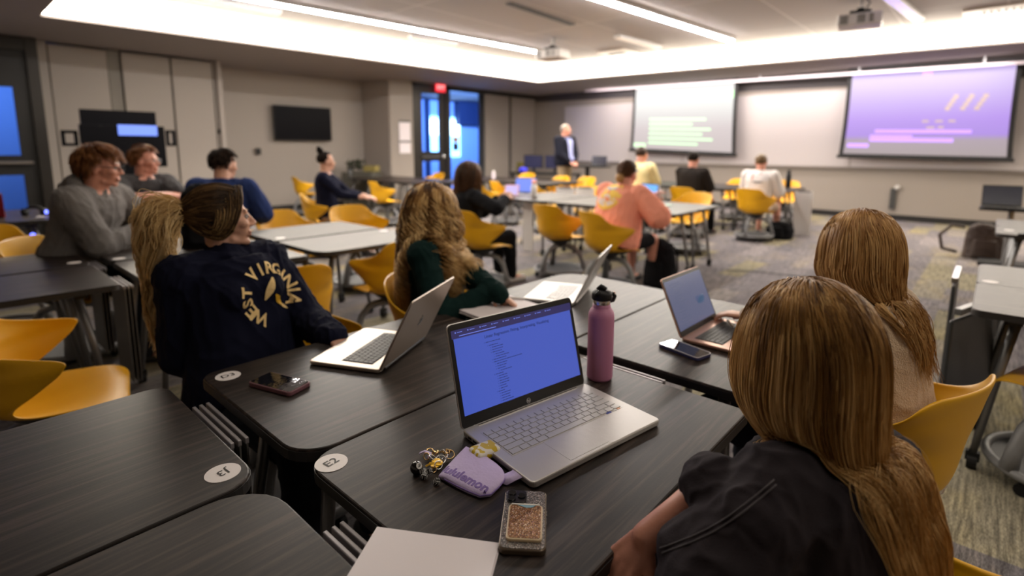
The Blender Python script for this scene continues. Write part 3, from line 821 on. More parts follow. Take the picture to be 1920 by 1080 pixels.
def head_prims(mb, H, s=1.0, fem=False):
    """H = 4x4 of the head (x right, y forward, z up, origin mid cranium)"""
    def E(c, r): mb.ell(H @ Vector([k * s for k in c]), [k * s for k in r], 16, 10, M=H.to_3x3())
    def Cp(a, b, ra, rb): cap(mb, H @ Vector([k * s for k in a]), H @ Vector([k * s for k in b]), ra * s, rb * s, 10)
    j = .93 if fem else 1.0
    E((0, -.014, .03), (.074, .092, .080)); E((0, .030, -.008), (.0655, .056, .078)); E((0, .046, -.035), (.052, .042, .062))
    E((0, .030, -.078), (.047 * j, .044, .034)); E((0, .066, -.103), (.019 * j, .017, .015))
    Cp((-.04, .02, -.085), (0, .068, -.103), .016, .014); Cp((.04, .02, -.085), (0, .068, -.103), .016, .014)
    Cp((-.034, .074, .016), (.034, .074, .016), .0125, .0125)
    Cp((0, .084, .004), (0, .104, -.034), .0075, .0105); E((-.0105, .094, -.039), (.0085, .009, .0075)); E((.0105, .094, -.039), (.0085, .009, .0075))
    E((-.040, .060, -.028), (.022, .024, .02)); E((.040, .060, -.028), (.022, .024, .02))
    Cp((-.016, .083, -.066), (.016, .083, -.066), .0066, .0066); Cp((-.013, .082, -.077), (.013, .082, -.077), .0072, .0072)
    for x in (-1, 1):
        mb.ell(H @ Vector((x * .0765 * s, -.006 * s, -.018 * s)), (.0075 * s, .019 * s, .031 * s), 12, 8, M=H.to_3x3() @ Matrix.Rotation(x * .35, 3, 'Z'))
def face_bits(parent, H, s=1.0, brow=(.06, .035, .02), lipm=None):
    R3 = H.to_3x3(); bm_ = mat('brow_%02d%02d' % (int(brow[0] * 100), int(brow[1] * 100)), brow, .8)
    for x in (-1, 1):
        e = MB().ell(H @ Vector((x * .031 * s, .0745 * s, -.004 * s)), [.0115 * s] * 3, 12, 8).obj('eye', EYEW, parent, smooth=True)
        MB().ell(H @ Vector((x * .0315 * s, .0845 * s, -.004 * s)), [.0052 * s, .003 * s, .0052 * s], 10, 6, M=R3).obj('iris', IRIS, e, smooth=True)
        cap(MB_ := MB(), H @ Vector((x * .020 * s, .0875 * s, .0035 * s)), H @ Vector((x * .043 * s, .0795 * s, .002 * s)), .0020 * s, .0022 * s, 6); MB_.obj('eyelid', bm_, e, smooth=True)
        cap(MB_ := MB(), H @ Vector((x * .018 * s, .0865 * s, .020 * s)), H @ Vector((x * .046 * s, .074 * s, .021 * s)), .0034 * s, .0024 * s, 8); MB_.obj('eyebrow', bm_, parent, smooth=True)
    lp = MB()
    cap(lp, H @ Vector((-.017 * s, .0845 * s, -.068 * s)), H @ Vector((.017 * s, .0845 * s, -.068 * s)), .0055 * s, .0055 * s, 8)
    cap(lp, H @ Vector((-.013 * s, .0835 * s, -.0765 * s)), H @ Vector((.013 * s, .0835 * s, -.0765 * s)), .006 * s, .006 * s, 8)
    lp.obj('lips', lipm or LIPS, parent, smooth=True)

# ---------------------------------------------------------------- hair
def hair_mat(name, stops, rough=.46, dark=None):
    m = mat(name, stops[0][1], rough, spec=.28, bump=(40, 0)); nn, ll, b = nodes(m)
    a = nn.new('ShaderNodeAttribute'); a.attribute_name = 'tone'; r = ramp(nn, stops)
    ll.new(a.outputs['Fac'], r.inputs[0]); ll.new(r.outputs[0], b.inputs['Base Color'])
    b.inputs['Anisotropic'].default_value = .0
    return m
def hair_mesh(name, paths, radii, tones, m, parent, sides=3):
    """paths (n, k, 3); radii (n, k); tones (n, k)"""
    n, K, _ = paths.shape
    t = np.gradient(paths, axis=1); t /= np.linalg.norm(t, axis=2, keepdims=True) + 1e-9
    ref = np.tile(np.array([0.3, 0.5, 0.81]), (n, K, 1)); u = np.cross(t, ref); u /= np.linalg.norm(u, axis=2, keepdims=True) + 1e-9
    w = np.cross(t, u); V = np.empty((n, K, sides, 3), 'f')
    for s_ in range(sides):
        a = 2 * PI * s_ / sides
        V[:, :, s_] = paths + (u * math.cos(a) + w * math.sin(a)) * radii[:, :, None]
    idx = np.arange(n * K * sides).reshape(n, K, sides)
    nx = np.roll(idx, -1, axis=2)
    F = np.stack([idx[:, :-1], nx[:, :-1], nx[:, 1:], idx[:, 1:]], axis=-1).reshape(-1, 4)
    me = bpy.data.meshes.new(name); me.vertices.add(n * K * sides); me.vertices.foreach_set('co', V.ravel())
    me.loops.add(F.size); me.loops.foreach_set('vertex_index', F.ravel().astype('i'))
    me.polygons.add(len(F)); me.polygons.foreach_set('loop_start', (np.arange(len(F)) * 4).astype('i'))
    me.update(calc_edges=True); me.shade_smooth()
    at_ = me.attributes.new('tone', 'FLOAT', 'POINT'); at_.data.foreach_set('value', np.repeat(tones.ravel(), sides).astype('f'))
    me.materials.append(m); o = bpy.data.objects.new(name, me); C.objects.link(o); o.parent = parent
    return o
def inv44(M): return np.array(M.inverted())
def collide(p, cols):
    """push points out of ellipsoids: list of 4x4 matrices mapping the unit sphere to the ellipsoid"""
    for A, Ai in cols:
        q = p @ Ai[:3, :3].T + Ai[:3, 3]; r = np.linalg.norm(q, axis=1); k = r < 1
        if k.any():
            q2 = q[k] / r[k][:, None]; p[k] = q2 @ A[:3, :3].T + A[:3, 3]
    return p
def ellM(c, r, R3=None):
    M = Matrix.Translation(Vector(c)) @ ((R3 or Matrix.Identity(3)).to_4x4()) @ Matrix.Diagonal((r[0], r[1], r[2], 1))
    return (np.array(M), inv44(M))
def hair(parent, H, m, n=2500, length=.4, style='part', s=1.0, seed=1, rad=.0011, cols=(), step=.014, wave=0, wl=.06, part=0.0, vol=1.07,
         knot=None, tone=(.2, .75), ear=True, tip=0.25, gx=(0, 0, 0), clump=.0, hairline=.50, lenvar=.12, rootdark=0, name='hair', keep=.72, cover=False, gather=None, body=None):
    rng = np.random.default_rng(seed)
    Hn = np.array(H); R = Hn[:3, :3]; o = Hn[:3, 3]
    rc = np.array([.080, .098, .088]) * s * vol / 1.07; cc = np.array([0, -.014, .03]) * s
    d = rng.normal(size=(n * 5, 3)); d /= np.linalg.norm(d, axis=1)[:, None]
    X, Y, Z = d.T
    ok = ((Z > -.50) & ~((Y > .42) & (Z < hairline)) & ~((Y > .12) & (Z < -.25))) if cover else (Z > -.62) & ~((Y > .30) & (Z < hairline)) & ~((Y > .02) & (Z < -.02) & (np.abs(X) > .5)) & ~((Y > -.12) & (Z < -.25) & (np.abs(X) > .4))
    d = d[ok][:n]; n = len(d); X, Y, Z = d.T
    g = np.array([0, 0, -1.0]) + np.array(gx)
    root = d * rc + cc
    if style == 'part':
        sx = np.sign(X - part - .0); t0 = np.stack([sx * (.9 - .3 * np.abs(X)), -.35 - .25 * (Y > 0) * 0 + 0 * Y, -.35 * np.ones(n)], 1)
        t0[:, 0] *= np.clip((Y + .75) / .8, .10, 1) * np.clip(np.abs(X - part) / .06, .25, 1); t0[:, 1] = -.35 - .25 * np.clip(Z, 0, 1) - .5 * np.clip(-Y * 1.2, 0, 1) * (Z > .2)
    elif style == 'short':
        t0 = np.stack([X * .3, .75 * np.ones(n) * (Z > .1) - .1, -.55 - .5 * (Z < .3)], 1)
    elif style == 'knot':
        kd = np.array(knot) * s - root; t0 = kd / (np.linalg.norm(kd, axis=1)[:, None] + 1e-6)
    t0 = t0 + rng.normal(size=(n, 3)) * .06
    t0 -= d * (t0 * d).sum(1)[:, None] * .92
    t0 /= np.linalg.norm(t0, axis=1)[:, None] + 1e-9
    L = length * (1 - lenvar * rng.random(n))
    K = int(length / step) + 1
    P = np.empty((n, K, 3)); p = root @ R.T + o; v = t0 @ R.T; P[:, 0] = p
    layer = rng.random(n) ** .7
    hM = Matrix(H) @ Matrix.Translation(Vector(cc))
    kn = None if knot is None else (R @ (np.array(knot) * s) + o)
    sub = []
    for lo in (0, .34, .67):
        k_ = vol * (.99 + .05 * lo); sub.append(ellM((0, 0, 0), (.076 * s * k_ * 1.04, .094 * s * k_ * 1.04, .083 * s * k_ * 1.04)))
    HH = [(np.array(hM) @ a, np.linalg.inv(np.array(hM) @ a)) for a, _ in sub]
    # neck and jaw so hair does not fall through the face
    cl = list(cols)
    grp = (layer * 2.99).astype(int)
    for k in range(1, K):
        if style == 'knot':
            kd = kn - p; dist = np.linalg.norm(kd, axis=1)[:, None]; v = v * .55 + kd / (dist + 1e-6) * .6
            st = np.minimum(step, dist * .5)
        else:
            v = v * keep + g * (1 - keep) * (1.0 if style == 'part' else .5); st = step
        v = v + rng.normal(size=(n, 3)) * .012
        if gather:   # long hair is drawn together behind the neck
            gp, gs, gw = gather; w_ = np.array(gp) - p; w_[:, 2] = 0; dl = np.linalg.norm(w_, axis=1)[:, None]
            v = v + w_ / (dl + 1e-6) * np.clip((dl - gw) * gs, 0, .6) * np.clip((o[2] - .03 - p[:, 2:3]) / .12, 0, 1)
        v /= np.linalg.norm(v, axis=1)[:, None] + 1e-9
        q = p + v * st
        for gi in range(3):
            kk = grp == gi
            if kk.any(): q[kk] = collide(q[kk], [HH[gi]])
        q = collide(q, cl)
        if body is not None and k > 6:
            for i_ in np.nonzero(q[:, 2] < body[1])[0]:
                r_ = body[0].find_nearest(Vector(q[i_]), .08)
                if r_[0] is not None and (Vector(q[i_]) - r_[0]).dot(r_[1]) < .005: q[i_] = r_[0] + r_[1] * (.003 + .007 * layer[i_])
        dv = q - p; v = dv / (np.linalg.norm(dv, axis=1)[:, None] + 1e-9); p = q; P[:, k] = p
    # clumping towards neighbouring guide strands
    if clump:
        ng = max(8, n // 26); gi = rng.choice(n, ng, replace=False)
        dist = ((root[:, None] - root[gi][None]) ** 2).sum(2); near = gi[dist.argmin(1)]
        wt = (np.linspace(0, 1, K) ** .8 * clump)[None, :, None]
        P = P * (1 - wt) + P[near] * wt + rng.normal(size=(n, 1, 3)) * .0022 * wt
    else: near = np.arange(n)
    arc = np.arange(K) * step
    if wave:
        ph = rng.random(n) * 6.28; ph = ph[near] + rng.normal(size=n) * .35
        A = np.cross(np.gradient(P, axis=1), [0, 0, 1.0]); A /= np.linalg.norm(A, axis=2, keepdims=True) + 1e-9
        B = np.cross(np.gradient(P, axis=1), A); B /= np.linalg.norm(B, axis=2, keepdims=True) + 1e-9
        env = np.clip((arc - .07) / .12, 0, 1)[None, :, None] * wave
        wl_ = (wl * (1 + .25 * np.sin(ph * 3.1)))[:, None]
        P = P + A * (env[..., 0] * np.sin(arc[None] * 6.283 / wl_ + ph[:, None]))[..., None] + B * (env[..., 0] * .8 * np.cos(arc[None] * 6.283 / wl_ + ph[:, None]))[..., None]
    # individual lengths: compress
    fr = (L / length)[:, None]; ks = np.linspace(0, 1, K)[None] * fr * (K - 1); i0 = np.clip(ks.astype(int), 0, K - 2); fx = (ks - i0)[..., None]
    P = P[np.arange(n)[:, None], i0] * (1 - fx) + P[np.arange(n)[:, None], i0 + 1] * fx
    r = rad * (1 - (1 - tip) * np.linspace(0, 1, K)[None] ** 2.5) * (.7 + .6 * rng.random((n, 1)))
    base = rng.random(n) ; base = base[near] * (.85 if wave > .01 else .65) + rng.random(n) * (.15 if wave > .01 else .35)
    T = tone[0] + (tone[1] - tone[0]) * base[:, None] * np.ones((1, K))
    if rootdark: T = T - rootdark * np.clip(1 - arc / (.22 * max(length, .2) / .4), 0, 1)[None]
    T = np.clip(T + .16 * np.linspace(-.5, .5, K)[None], 0, 1)
    return hair_mesh(name, P, r, T, m, parent)
def scalp(parent, H, m, s=1.0, vol=1.0, hairline=.5, vox=.006, name='hair_underlayer', low=.62, noise_=0.0, cover=False):
    """close fitting hair volume over the cranium"""
    v = []; f = []; n, k = 36, 22
    for i in range(k + 1):
        th = PI * i / k
        for j in range(n):
            a = 2 * PI * j / n; d = Vector((math.sin(th) * math.cos(a), math.sin(th) * math.sin(a), math.cos(th)))
            face = (d.y > .26 and d.z < hairline) or d.z < -low or (d.y > -.0 and d.z < -.02 and abs(d.x) > .5) or (d.y > -.15 and d.z < -.25)
            if cover: face = (d.y > .36 and d.z < hairline) or d.z < -.6 or (d.y > .10 and d.z < -.35)
            q = .72 if face else (1.0 + noise_ * noise.noise(d * 6))
            v.append(H @ Vector((d.x * .0775 * s * vol * q, (d.y * .096 * vol * q - .014) * s, (d.z * .0855 * vol * q + .03) * s)))
    for i in range(k):
        for j in range(n):
            j2 = (j + 1) % n; f.append((i * n + j, (i + 1) * n + j, (i + 1) * n + j2, i * n + j2))
    mb = MB(); mb.add(v, f); o = mb.obj(name, m, parent, smooth=True)
    a = o.data.attributes.new('tone', 'FLOAT', 'POINT')
    rs = np.random.default_rng(3).random(len(o.data.vertices)) * .3; a.data.foreach_set('value', rs.astype('f'))
    return o
BLOND = hair_mat('dirty_blonde_hair', [(0, (.04, .018, .007)), (.30, (.17, .075, .018)), (.6, (.42, .215, .055)), (1, (.78, .52, .23))])
LIGHTB = hair_mat('light_blonde_hair', [(0, (.16, .085, .03)), (.4, (.46, .27, .095)), (.75, (.74, .51, .23)), (1, (.85, .66, .38))])
DARKB = hair_mat('dark_blonde_roots_hair', [(0, (.012, .007, .004)), (.5, (.055, .028, .012)), (.8, (.20, .11, .04)), (1, (.5, .32, .13))])
BROWN = hair_mat('brown_hair', [(0, (.014, .007, .004)), (.5, (.07, .028, .010)), (1, (.22, .10, .035))])
GINGER = hair_mat('auburn_hair', [(0, (.05, .016, .006)), (.5, (.17, .06, .017)), (1, (.34, .15, .05))])
BLACKH = hair_mat('black_brown_hair', [(0, (.006, .004, .003)), (1, (.035, .02, .014))], .7)
BLACKH.node_tree.nodes['Principled BSDF'].inputs['Specular IOR Level'].default_value = .08
GREYH = hair_mat('grey_hair', [(0, (.25, .21, .18)), (1, (.5, .45, .4))])

# ---------------------------------------------------------------- rig
def Rz(a): return Matrix.Rotation(a, 3, 'Z')
def ik(a, t, l1, l2, pole):
    a, t = Vector(a), Vector(t); d = t - a; L = min(d.length, (l1 + l2) * .995); d.normalize()
    x = (l1 * l1 - l2 * l2 + L * L) / (2 * L); h = math.sqrt(max(l1 * l1 - x * x, 0)); p = Vector(pole); p = (p - d * p.dot(d)).normalized()
    return a + d * x + p * h, a + d * L
def rig(pos, face, s=1.0, lean=0, side=0, twist=0, seat=.46, fem=False, stand=False, head=(0, 0, 0), rw=None, lw=None, relbow=(.6, -.5, -.6), lelbow=(-.6, -.5, -.6), local=True,
        knees=None, headoff=(0, 0, 0), shrug=0, slump=0):
    F = math.radians(face); B = Rz(F); o = Vector((pos[0], pos[1], 0)); J = {}
    def W(v): return o + B @ Vector(v)
    hip = Vector((0, -.06, seat + .09)) if not stand else Vector((0, 0, .93 * s))
    ln, sd = math.radians(lean), math.radians(side)
    up = (Matrix.Rotation(-ln, 3, 'X') @ Matrix.Rotation(sd, 3, 'Y')) @ Vector((0, 0, 1))
    up2 = (Matrix.Rotation(-ln - slump, 3, 'X') @ Matrix.Rotation(sd, 3, 'Y')) @ Vector((0, 0, 1))
    mid = hip + up * .26 * s; neck = mid + up2 * .245 * s
    xs = (Matrix.Rotation(math.radians(twist), 3, 'Z')) @ Vector((1, 0, 0)); xs = (xs - up2 * xs.dot(up2)).normalized()
    sw = (.165 if fem else .19) * s
    J['pelvis'] = W(hip); J['mid'] = W(mid); J['neck'] = W(neck)
    sh = neck - up2 * (.055 - shrug) * s
    J['rs'] = W(sh + xs * sw); J['ls'] = W(sh - xs * sw); J['up'] = B @ up2; J['X'] = B @ xs; J['XP'] = B @ Vector((1, 0, 0)); J['B'] = B; J['upl'] = B @ up
    hy, hp, hr = [math.radians(k) for k in head]
    HR = Rz(F + hy) @ Matrix.Rotation(hp, 3, 'X') @ Matrix.Rotation(hr, 3, 'Y')
    hc = W(neck) + (B @ up2) * .058 * s + HR @ Vector((0, .018 * s, .078 * s)) + B @ Vector(headoff)
    J['H'] = Matrix.Translation(hc) @ HR.to_4x4(); J['head'] = hc
    la, lf = .29 * s, .255 * s
    def hd(w, dflt): 
        w = Vector(w if w is not None else dflt); return W(w) if local or w is None else w
    if stand: dr, dl = (.26, .05, .82), (-.26, .05, .82)
    else: dr, dl = (.17, .33, .62), (-.17, .33, .62)
    J['re'], J['rw'] = ik(J['rs'], hd(rw, dr), la, lf, B @ Vector(relbow)); J['le'], J['lw'] = ik(J['ls'], hd(lw, dl), la, lf, B @ Vector(lelbow))
    kn = knees or ((.13, .42, .50), (-.13, .42, .50))
    if stand: kn = ((.10, .04, .50 * s), (-.10, .02, .50 * s))
    J['rh'] = W(hip + Vector((.09 * s, 0, -.02))); J['lh'] = W(hip + Vector((-.09 * s, 0, -.02)))
    J['rk'], J['lk'] = W(kn[0]), W(kn[1])
    J['ra'] = W((kn[0][0] + .01, (kn[0][1] if not stand else 0) + .02, .09)); J['la'] = W((kn[1][0] - .01, (kn[1][1] if not stand else 0) + .02, .09))
    J['s'] = s; J['fem'] = fem
    return J
def torso_secs(J, g=0.0, z0=-.08, z1=1.0, belly=0, ease=0):
    s = J['s']; f = J['fem']
    prof = [(-.10, .150, .105), (0, .172, .122), (.18, .162, .115), (.36, .138 if f else .152, .100), (.55, .140 if f else .160, .104), (.72, .150 if f else .175, .112), (.86, .142 if f else .172, .10), (.955, .105, .078), (1.03, .058, .056)]
    P, M_, N = J['pelvis'], J['mid'], J['neck']; out = []
    for t, a, d in prof:
        if t < z0 or t > z1: continue
        c = P.lerp(M_, t / .5) if t <= .5 else M_.lerp(N, (t - .5) / .5)
        Xv = J['XP'].lerp(J['X'], min(max(t, 0), 1)); U = J['upl'].lerp(J['up'], min(max(t * 1.4 - .2, 0), 1))
        bl = belly * math.exp(-((t - .3) / .25) ** 2)
        out.append((c, frame(Xv, U), (a + g + ease * (1 - t * .6) + bl * .6) * s, (d + g + ease * .8 * (1 - t * .5) + bl) * s))
    return out
def person(label, J, skin=None, vox=.008, top=None, sleeve=1.0, topg=.012, fold=(.006, 14, (1, 1, .55)), bottom=None, blen=1.0, hair_fn=None, hands=None, face=True, group=None, shoes=True,
           collar=0.0, belly=0, hood=None, ease=.01, armr=1.0, tvox=None, handcurl=.5, handn=None, brow=(.06, .035, .02), skirt=False, shoe_m=None, waist=-.12, legs=True, neckr=1.0, topname='shirt'):
    skin = skin or SKIN; s = J['s']; t = thing('person', label, 'person', (J['pelvis'].x, J['pelvis'].y, 0))
    inv = Vector((J['pelvis'].x, J['pelvis'].y, 0))
    mb = MB(); head_prims(mb, J['H'], s * (1.0 if not J['fem'] else .96), J['fem'])
    H = J['H']; up = J['up']
    nb = H @ Vector((0, -.020 * s, -.055 * s)); nr = (.050 if J['fem'] else .060) * s * neckr
    cap(mb, nb, J['neck'] + up * .0, nr, nr * 1.06); cap(mb, H @ Vector((0, .01 * s, -.07 * s)), J['neck'] + up * .03 + J['up'].cross(J['X']) * -.0, nr * .85, nr)
    loft(mb, torso_secs(J, -.004, z0=-.2, z1=1.1, belly=belly))
    for sh, sg in ((J['rs'], 1), (J['ls'], -1)): cap(mb, J['neck'] - up * .03 * s, sh, .052 * s, .050 * s)
    tips = {}
    for side, (a, e, w) in ((1, (J['rs'], J['re'], J['rw'])), (-1, (J['ls'], J['le'], J['lw']))):
        k = (.88 if J['fem'] else 1.0) * armr
        cap(mb, a, e, .050 * s * k, .041 * s * k); cap(mb, e, e.lerp(w, .4), .041 * s * k, .038 * s * k); cap(mb, e.lerp(w, .3), w, .038 * s * k, .0255 * s)
        hn = (handn or {}).get(side); d = (w - e).normalized()
        hd = (hn[0] if hn else d); nn_ = (hn[1] if hn else Vector((0, 0, 1)) + d * .1)
        hc = (hands or {}).get(side, handcurl)
        kw = dict(curl=hc) if not isinstance(hc, (list, tuple)) else dict(curl=.5, curls=hc)
        if isinstance(nn_, Vector) and abs(Vector(nn_).normalized().dot(Vector(hd).normalized())) > .95: nn_ = J['B'] @ Vector((0, 1, 0))
        tips[side] = hand(mb, w, hd, nn_, side, s=s * (.92 if J['fem'] else 1), **kw)
    if legs:
        for h, k_, a in ((J['rh'], J['rk'], J['ra']), (J['lh'], J['lk'], J['la'])):
            cap(mb, h, k_, .080 * s, .056 * s); cap(mb, k_, a, .054 * s, .034 * s); cap(mb, k_.lerp(a, .12), k_.lerp(a, .45), .052 * s, .05 * s)
            cap(mb, a - Vector((0, 0, .04)), a - Vector((0, 0, .045)) + J['B'] @ Vector((0, .12, 0)), .035, .03)
    o = organic(mb, 'body', skin, t, vox, 3)
    if face: face_bits(t, H, s * (1.0 if not J['fem'] else .96), brow)
    if top:
        tb = MB(); loft(tb, torso_secs(J, topg, z0=waist, z1=.98, belly=belly, ease=ease))
        fr = J['up'].cross(J['X'])
        for sh in (J['rs'], J['ls']): cap(tb, J['neck'] - up * (.045 - collar) * s, sh, (.052 + topg * .5) * s, (.058 + topg) * s)
        cap(tb, J['neck'] - up * .05 * s, J['neck'] - up * (.015 - collar) * s, (.075 + topg) * s, (.06 + topg * .4) * s)
        cq = [J['neck'] + J['X'] * ((.066 if J['fem'] else .074) + topg * .3) * s * math.sin(2 * PI * k / 20) - fr * (.058 + topg * .3) * s * math.cos(2 * PI * k / 20) + up * ((-.012 + collar) * s + .014 * s * math.cos(2 * PI * k / 20)) for k in range(20)]
        tb.tube(cq, .010 * s + topg * .25, 8, closed=True)
        if J['fem']:
            for x in (-1, 1): tb.ell(J['mid'].lerp(J['neck'], .38) + J['X'] * x * .065 * s + fr * (.085 + topg) * s, [.062 * s] * 3)
        sl = sleeve if isinstance(sleeve, (tuple, list)) else (sleeve, sleeve)
        for q, (a, e, w) in zip(sl, ((J['rs'], J['re'], J['rw']), (J['ls'], J['le'], J['lw']))):
            g_ = topg * 1.15; k = (.9 if J['fem'] else 1.0) * armr
            if q <= .5: cap(tb, a, a.lerp(e, q * 2), (.054 * k + g_) * s, (.052 * k + g_ * 1.5) * s)
            else:
                cap(tb, a, e, (.053 * k + g_) * s, (.045 * k + g_) * s); w2 = e.lerp(w, (q - .5) * 2)
                cap(tb, e, w2, (.045 * k + g_) * s, (.030 + g_ * .75) * s)
                if q > .95: cap(tb, e.lerp(w, .88), e.lerp(w, .99), (.030 + g_ * .9) * s, (.028 + g_ * .5) * s)
        if hood: hood(tb, J)
        to = organic(tb, topname, top, t, tvox or vox * 1.1, 3, fold)
    else: to = None
    if bottom and legs:
        bb = MB(); loft(bb, torso_secs(J, .004, z0=-.2, z1=.3))
        for h, k_, a in ((J['rh'], J['rk'], J['ra']), (J['lh'], J['lk'], J['la'])):
            q = min(blen * 2, 1); cap(bb, h, h.lerp(k_, q), .094 * s, (.070 + .02 * (1 - q)) * s)
            if blen > .5: cap(bb, k_, k_.lerp(a, (blen - .5) * 2), .069 * s, .052 * s)
        if skirt: loft(bb, [(J['pelvis'], frame(J['XP'], (0, 0, 1)), .19, .15), (J['rk'].lerp(J['lk'], .5) * .45 + J['pelvis'] * .55, frame(J['XP'], (0, 0, 1)), .22, .18)])
        organic(bb, 'shorts' if blen < .6 else 'trousers', bottom, t, vox * 1.3, 3, (.005, 12, (1, 1, 1)))
    if shoes and legs:
        for a in (J['ra'], J['la']):
            sb = MB(); f0 = J['B'] @ Vector((0, 1, 0)); base = Vector((a.x, a.y, .038))
            cap(sb, base - f0 * .05, base + f0 * .15, .038, .036, flat=1.0); cap(sb, base - f0 * .03, Vector((a.x, a.y, .085)), .042, .036)
            organic(sb, 'shoe', shoe_m or mat('dark_shoe', (.03, .03, .032), .6), t, .010, 2)
    if to is not None:
        bmx = bmesh.new(); bmx.from_mesh(to.data); J['bvh'] = (BVHTree.FromBMesh(bmx), J['neck'].z + .06); bmx.free()
    if hair_fn: hair_fn(t, J)
    # re-seat children on the person's own origin
    for c in children(t):
        c.matrix_parent_inverse = Matrix.Translation(-inv)
        for g_ in children(c): pass
    t['J'] = 0; del t['J']
    return t, J, to, tips

def placed(px, py, D, **k):
    """a seated rig whose head centre lies at the given distance along a line of sight"""
    tgt = dep(px, py, D) if not isinstance(px, Vector) else px
    k = dict(k); seat = k.pop('seat', .46); face = k.pop('face')
    J = rig((0, 0), face, seat=seat, **{a: b for a, b in k.items() if a not in ('rw', 'lw', 'local', 'rw3', 'lw3')})
    h = J['H'].translation; d = tgt - h
    J2 = rig((d.x, d.y), face, seat=seat + d.z, local=k.get('local', True), **{a: b for a, b in k.items() if a not in ('local',)})
    J2['seat'] = seat + d.z
    return J2
def topx(P):
    c = RC @ (np.array(P) - [0, 0, CAM_H]); return (960 + F_PX * c[0] / c[2], 429.4 + F_PX * c[1] / c[2], c[2] * 100)
def occ(label, J, face, fwd=None, sd=0):
    fwd = fwd if fwd is not None else (-.05 if J['pelvis'].length > 2.6 else .03)
    p = J['pelvis'] + J['B'] @ Vector((sd, fwd, 0)); chair('yellow chair ' + label, (p.x, p.y), face)
NAVY = mat('navy_fleece', (.008, .009, .022), .9, sheen=.0, bump=(500, .25))
GREEN = mat('dark_green_knit', (.006, .019, .018), .9, bump=(400, .25))
CHAR = mat('charcoal_tee', (.028, .023, .027), .88, bump=(500, .2))
CREAM = mat('cream_knit', (.50, .36, .235), .95, sheen=.6, bump=(260, .6))
HEATH = mat('heather_grey_fleece', (.165, .155, .15), .95, bump=(420, .3))
DKTEE = mat('dark_grey_tee', (.045, .043, .045), .9)
PEACH = mat('peach_tee', (.88, .34, .24), .85)
PALEY = mat('pale_yellow_tee', (.78, .66, .34), .85)
WHTEE = mat('white_tee', (.72, .68, .66), .85)
BLKC = mat('black_cloth', (.010, .010, .012), .9)
NVTEE = mat('blue_tee', (.020, .035, .115), .9)
DENIM = mat('dark_trousers', (.02, .022, .03), .9)
KHAKI = mat('khaki_trousers', (.27, .20, .12), .85)

# --- curly-haired person, dark green sweater --------------------------------
def hair_p2(t, J):
    cols = [ellM(J['mid'].lerp(J['neck'], .35), (.18, .140, .155), frame(J['X'], J['up'])), ellM(J['pelvis'].lerp(J['mid'], .75), (.185, .155, .25), frame(J['X'], J['up'])), ellM(J['neck'] + J['up'] * .02, (.062, .062, .10)), ellM(J['rs'].lerp(J['neck'], .3) - J['up'] * .03, (.075,) * 3), ellM(J['ls'].lerp(J['neck'], .3) - J['up'] * .03, (.075,) * 3)]
    scalp(t, J['H'], HB2, 1.0, 1.02)
    hair(t, J['H'], HB2, body=J['bvh'], rootdark=.38, n=3600, length=.50, style='part', seed=4, rad=.0018, cols=cols, wave=.034, wl=.10, vol=1.12, tone=(.32, 1.35), clump=.86, keep=.70, part=.0, gx=(0, 0, 0))
HB2 = hair_mat('curly_golden_brown_hair', [(0, (.03, .012, .004)), (.4, (.15, .065, .018)), (.7, (.42, .23, .07)), (1, (.78, .54, .25))])
J = placed(812, 392, 2.42, face=-52, fem=True, s=.97, lean=-6, head=(38, -2, 4), rw=dep(922, 545, 2.28), lw=dep(944, 556, 2.22), local=False,
           relbow=(.5, -.9, -.5), lelbow=(-.4, -.4, -.8))
occ('of the curly-haired person in the green sweater', J, -52)
person('person with long curly golden-brown hair and dark green sweater, seated sideways', J, top=GREEN, vox=.0055, topg=.016, sleeve=.97, fold=(.006, 12, (1, 1, .5)), bottom=mat('tan_shorts', (.32, .22, .15), .9), blen=.3,
       hair_fn=hair_p2, hands={1: 1.1, -1: 1.2}, handn={1: (Vector((.5, .25, -.5)), Vector((.3, .3, .8))), -1: (Vector((.3, .5, -.5)), Vector((.3, .3, .8)))}, topname='sweater')

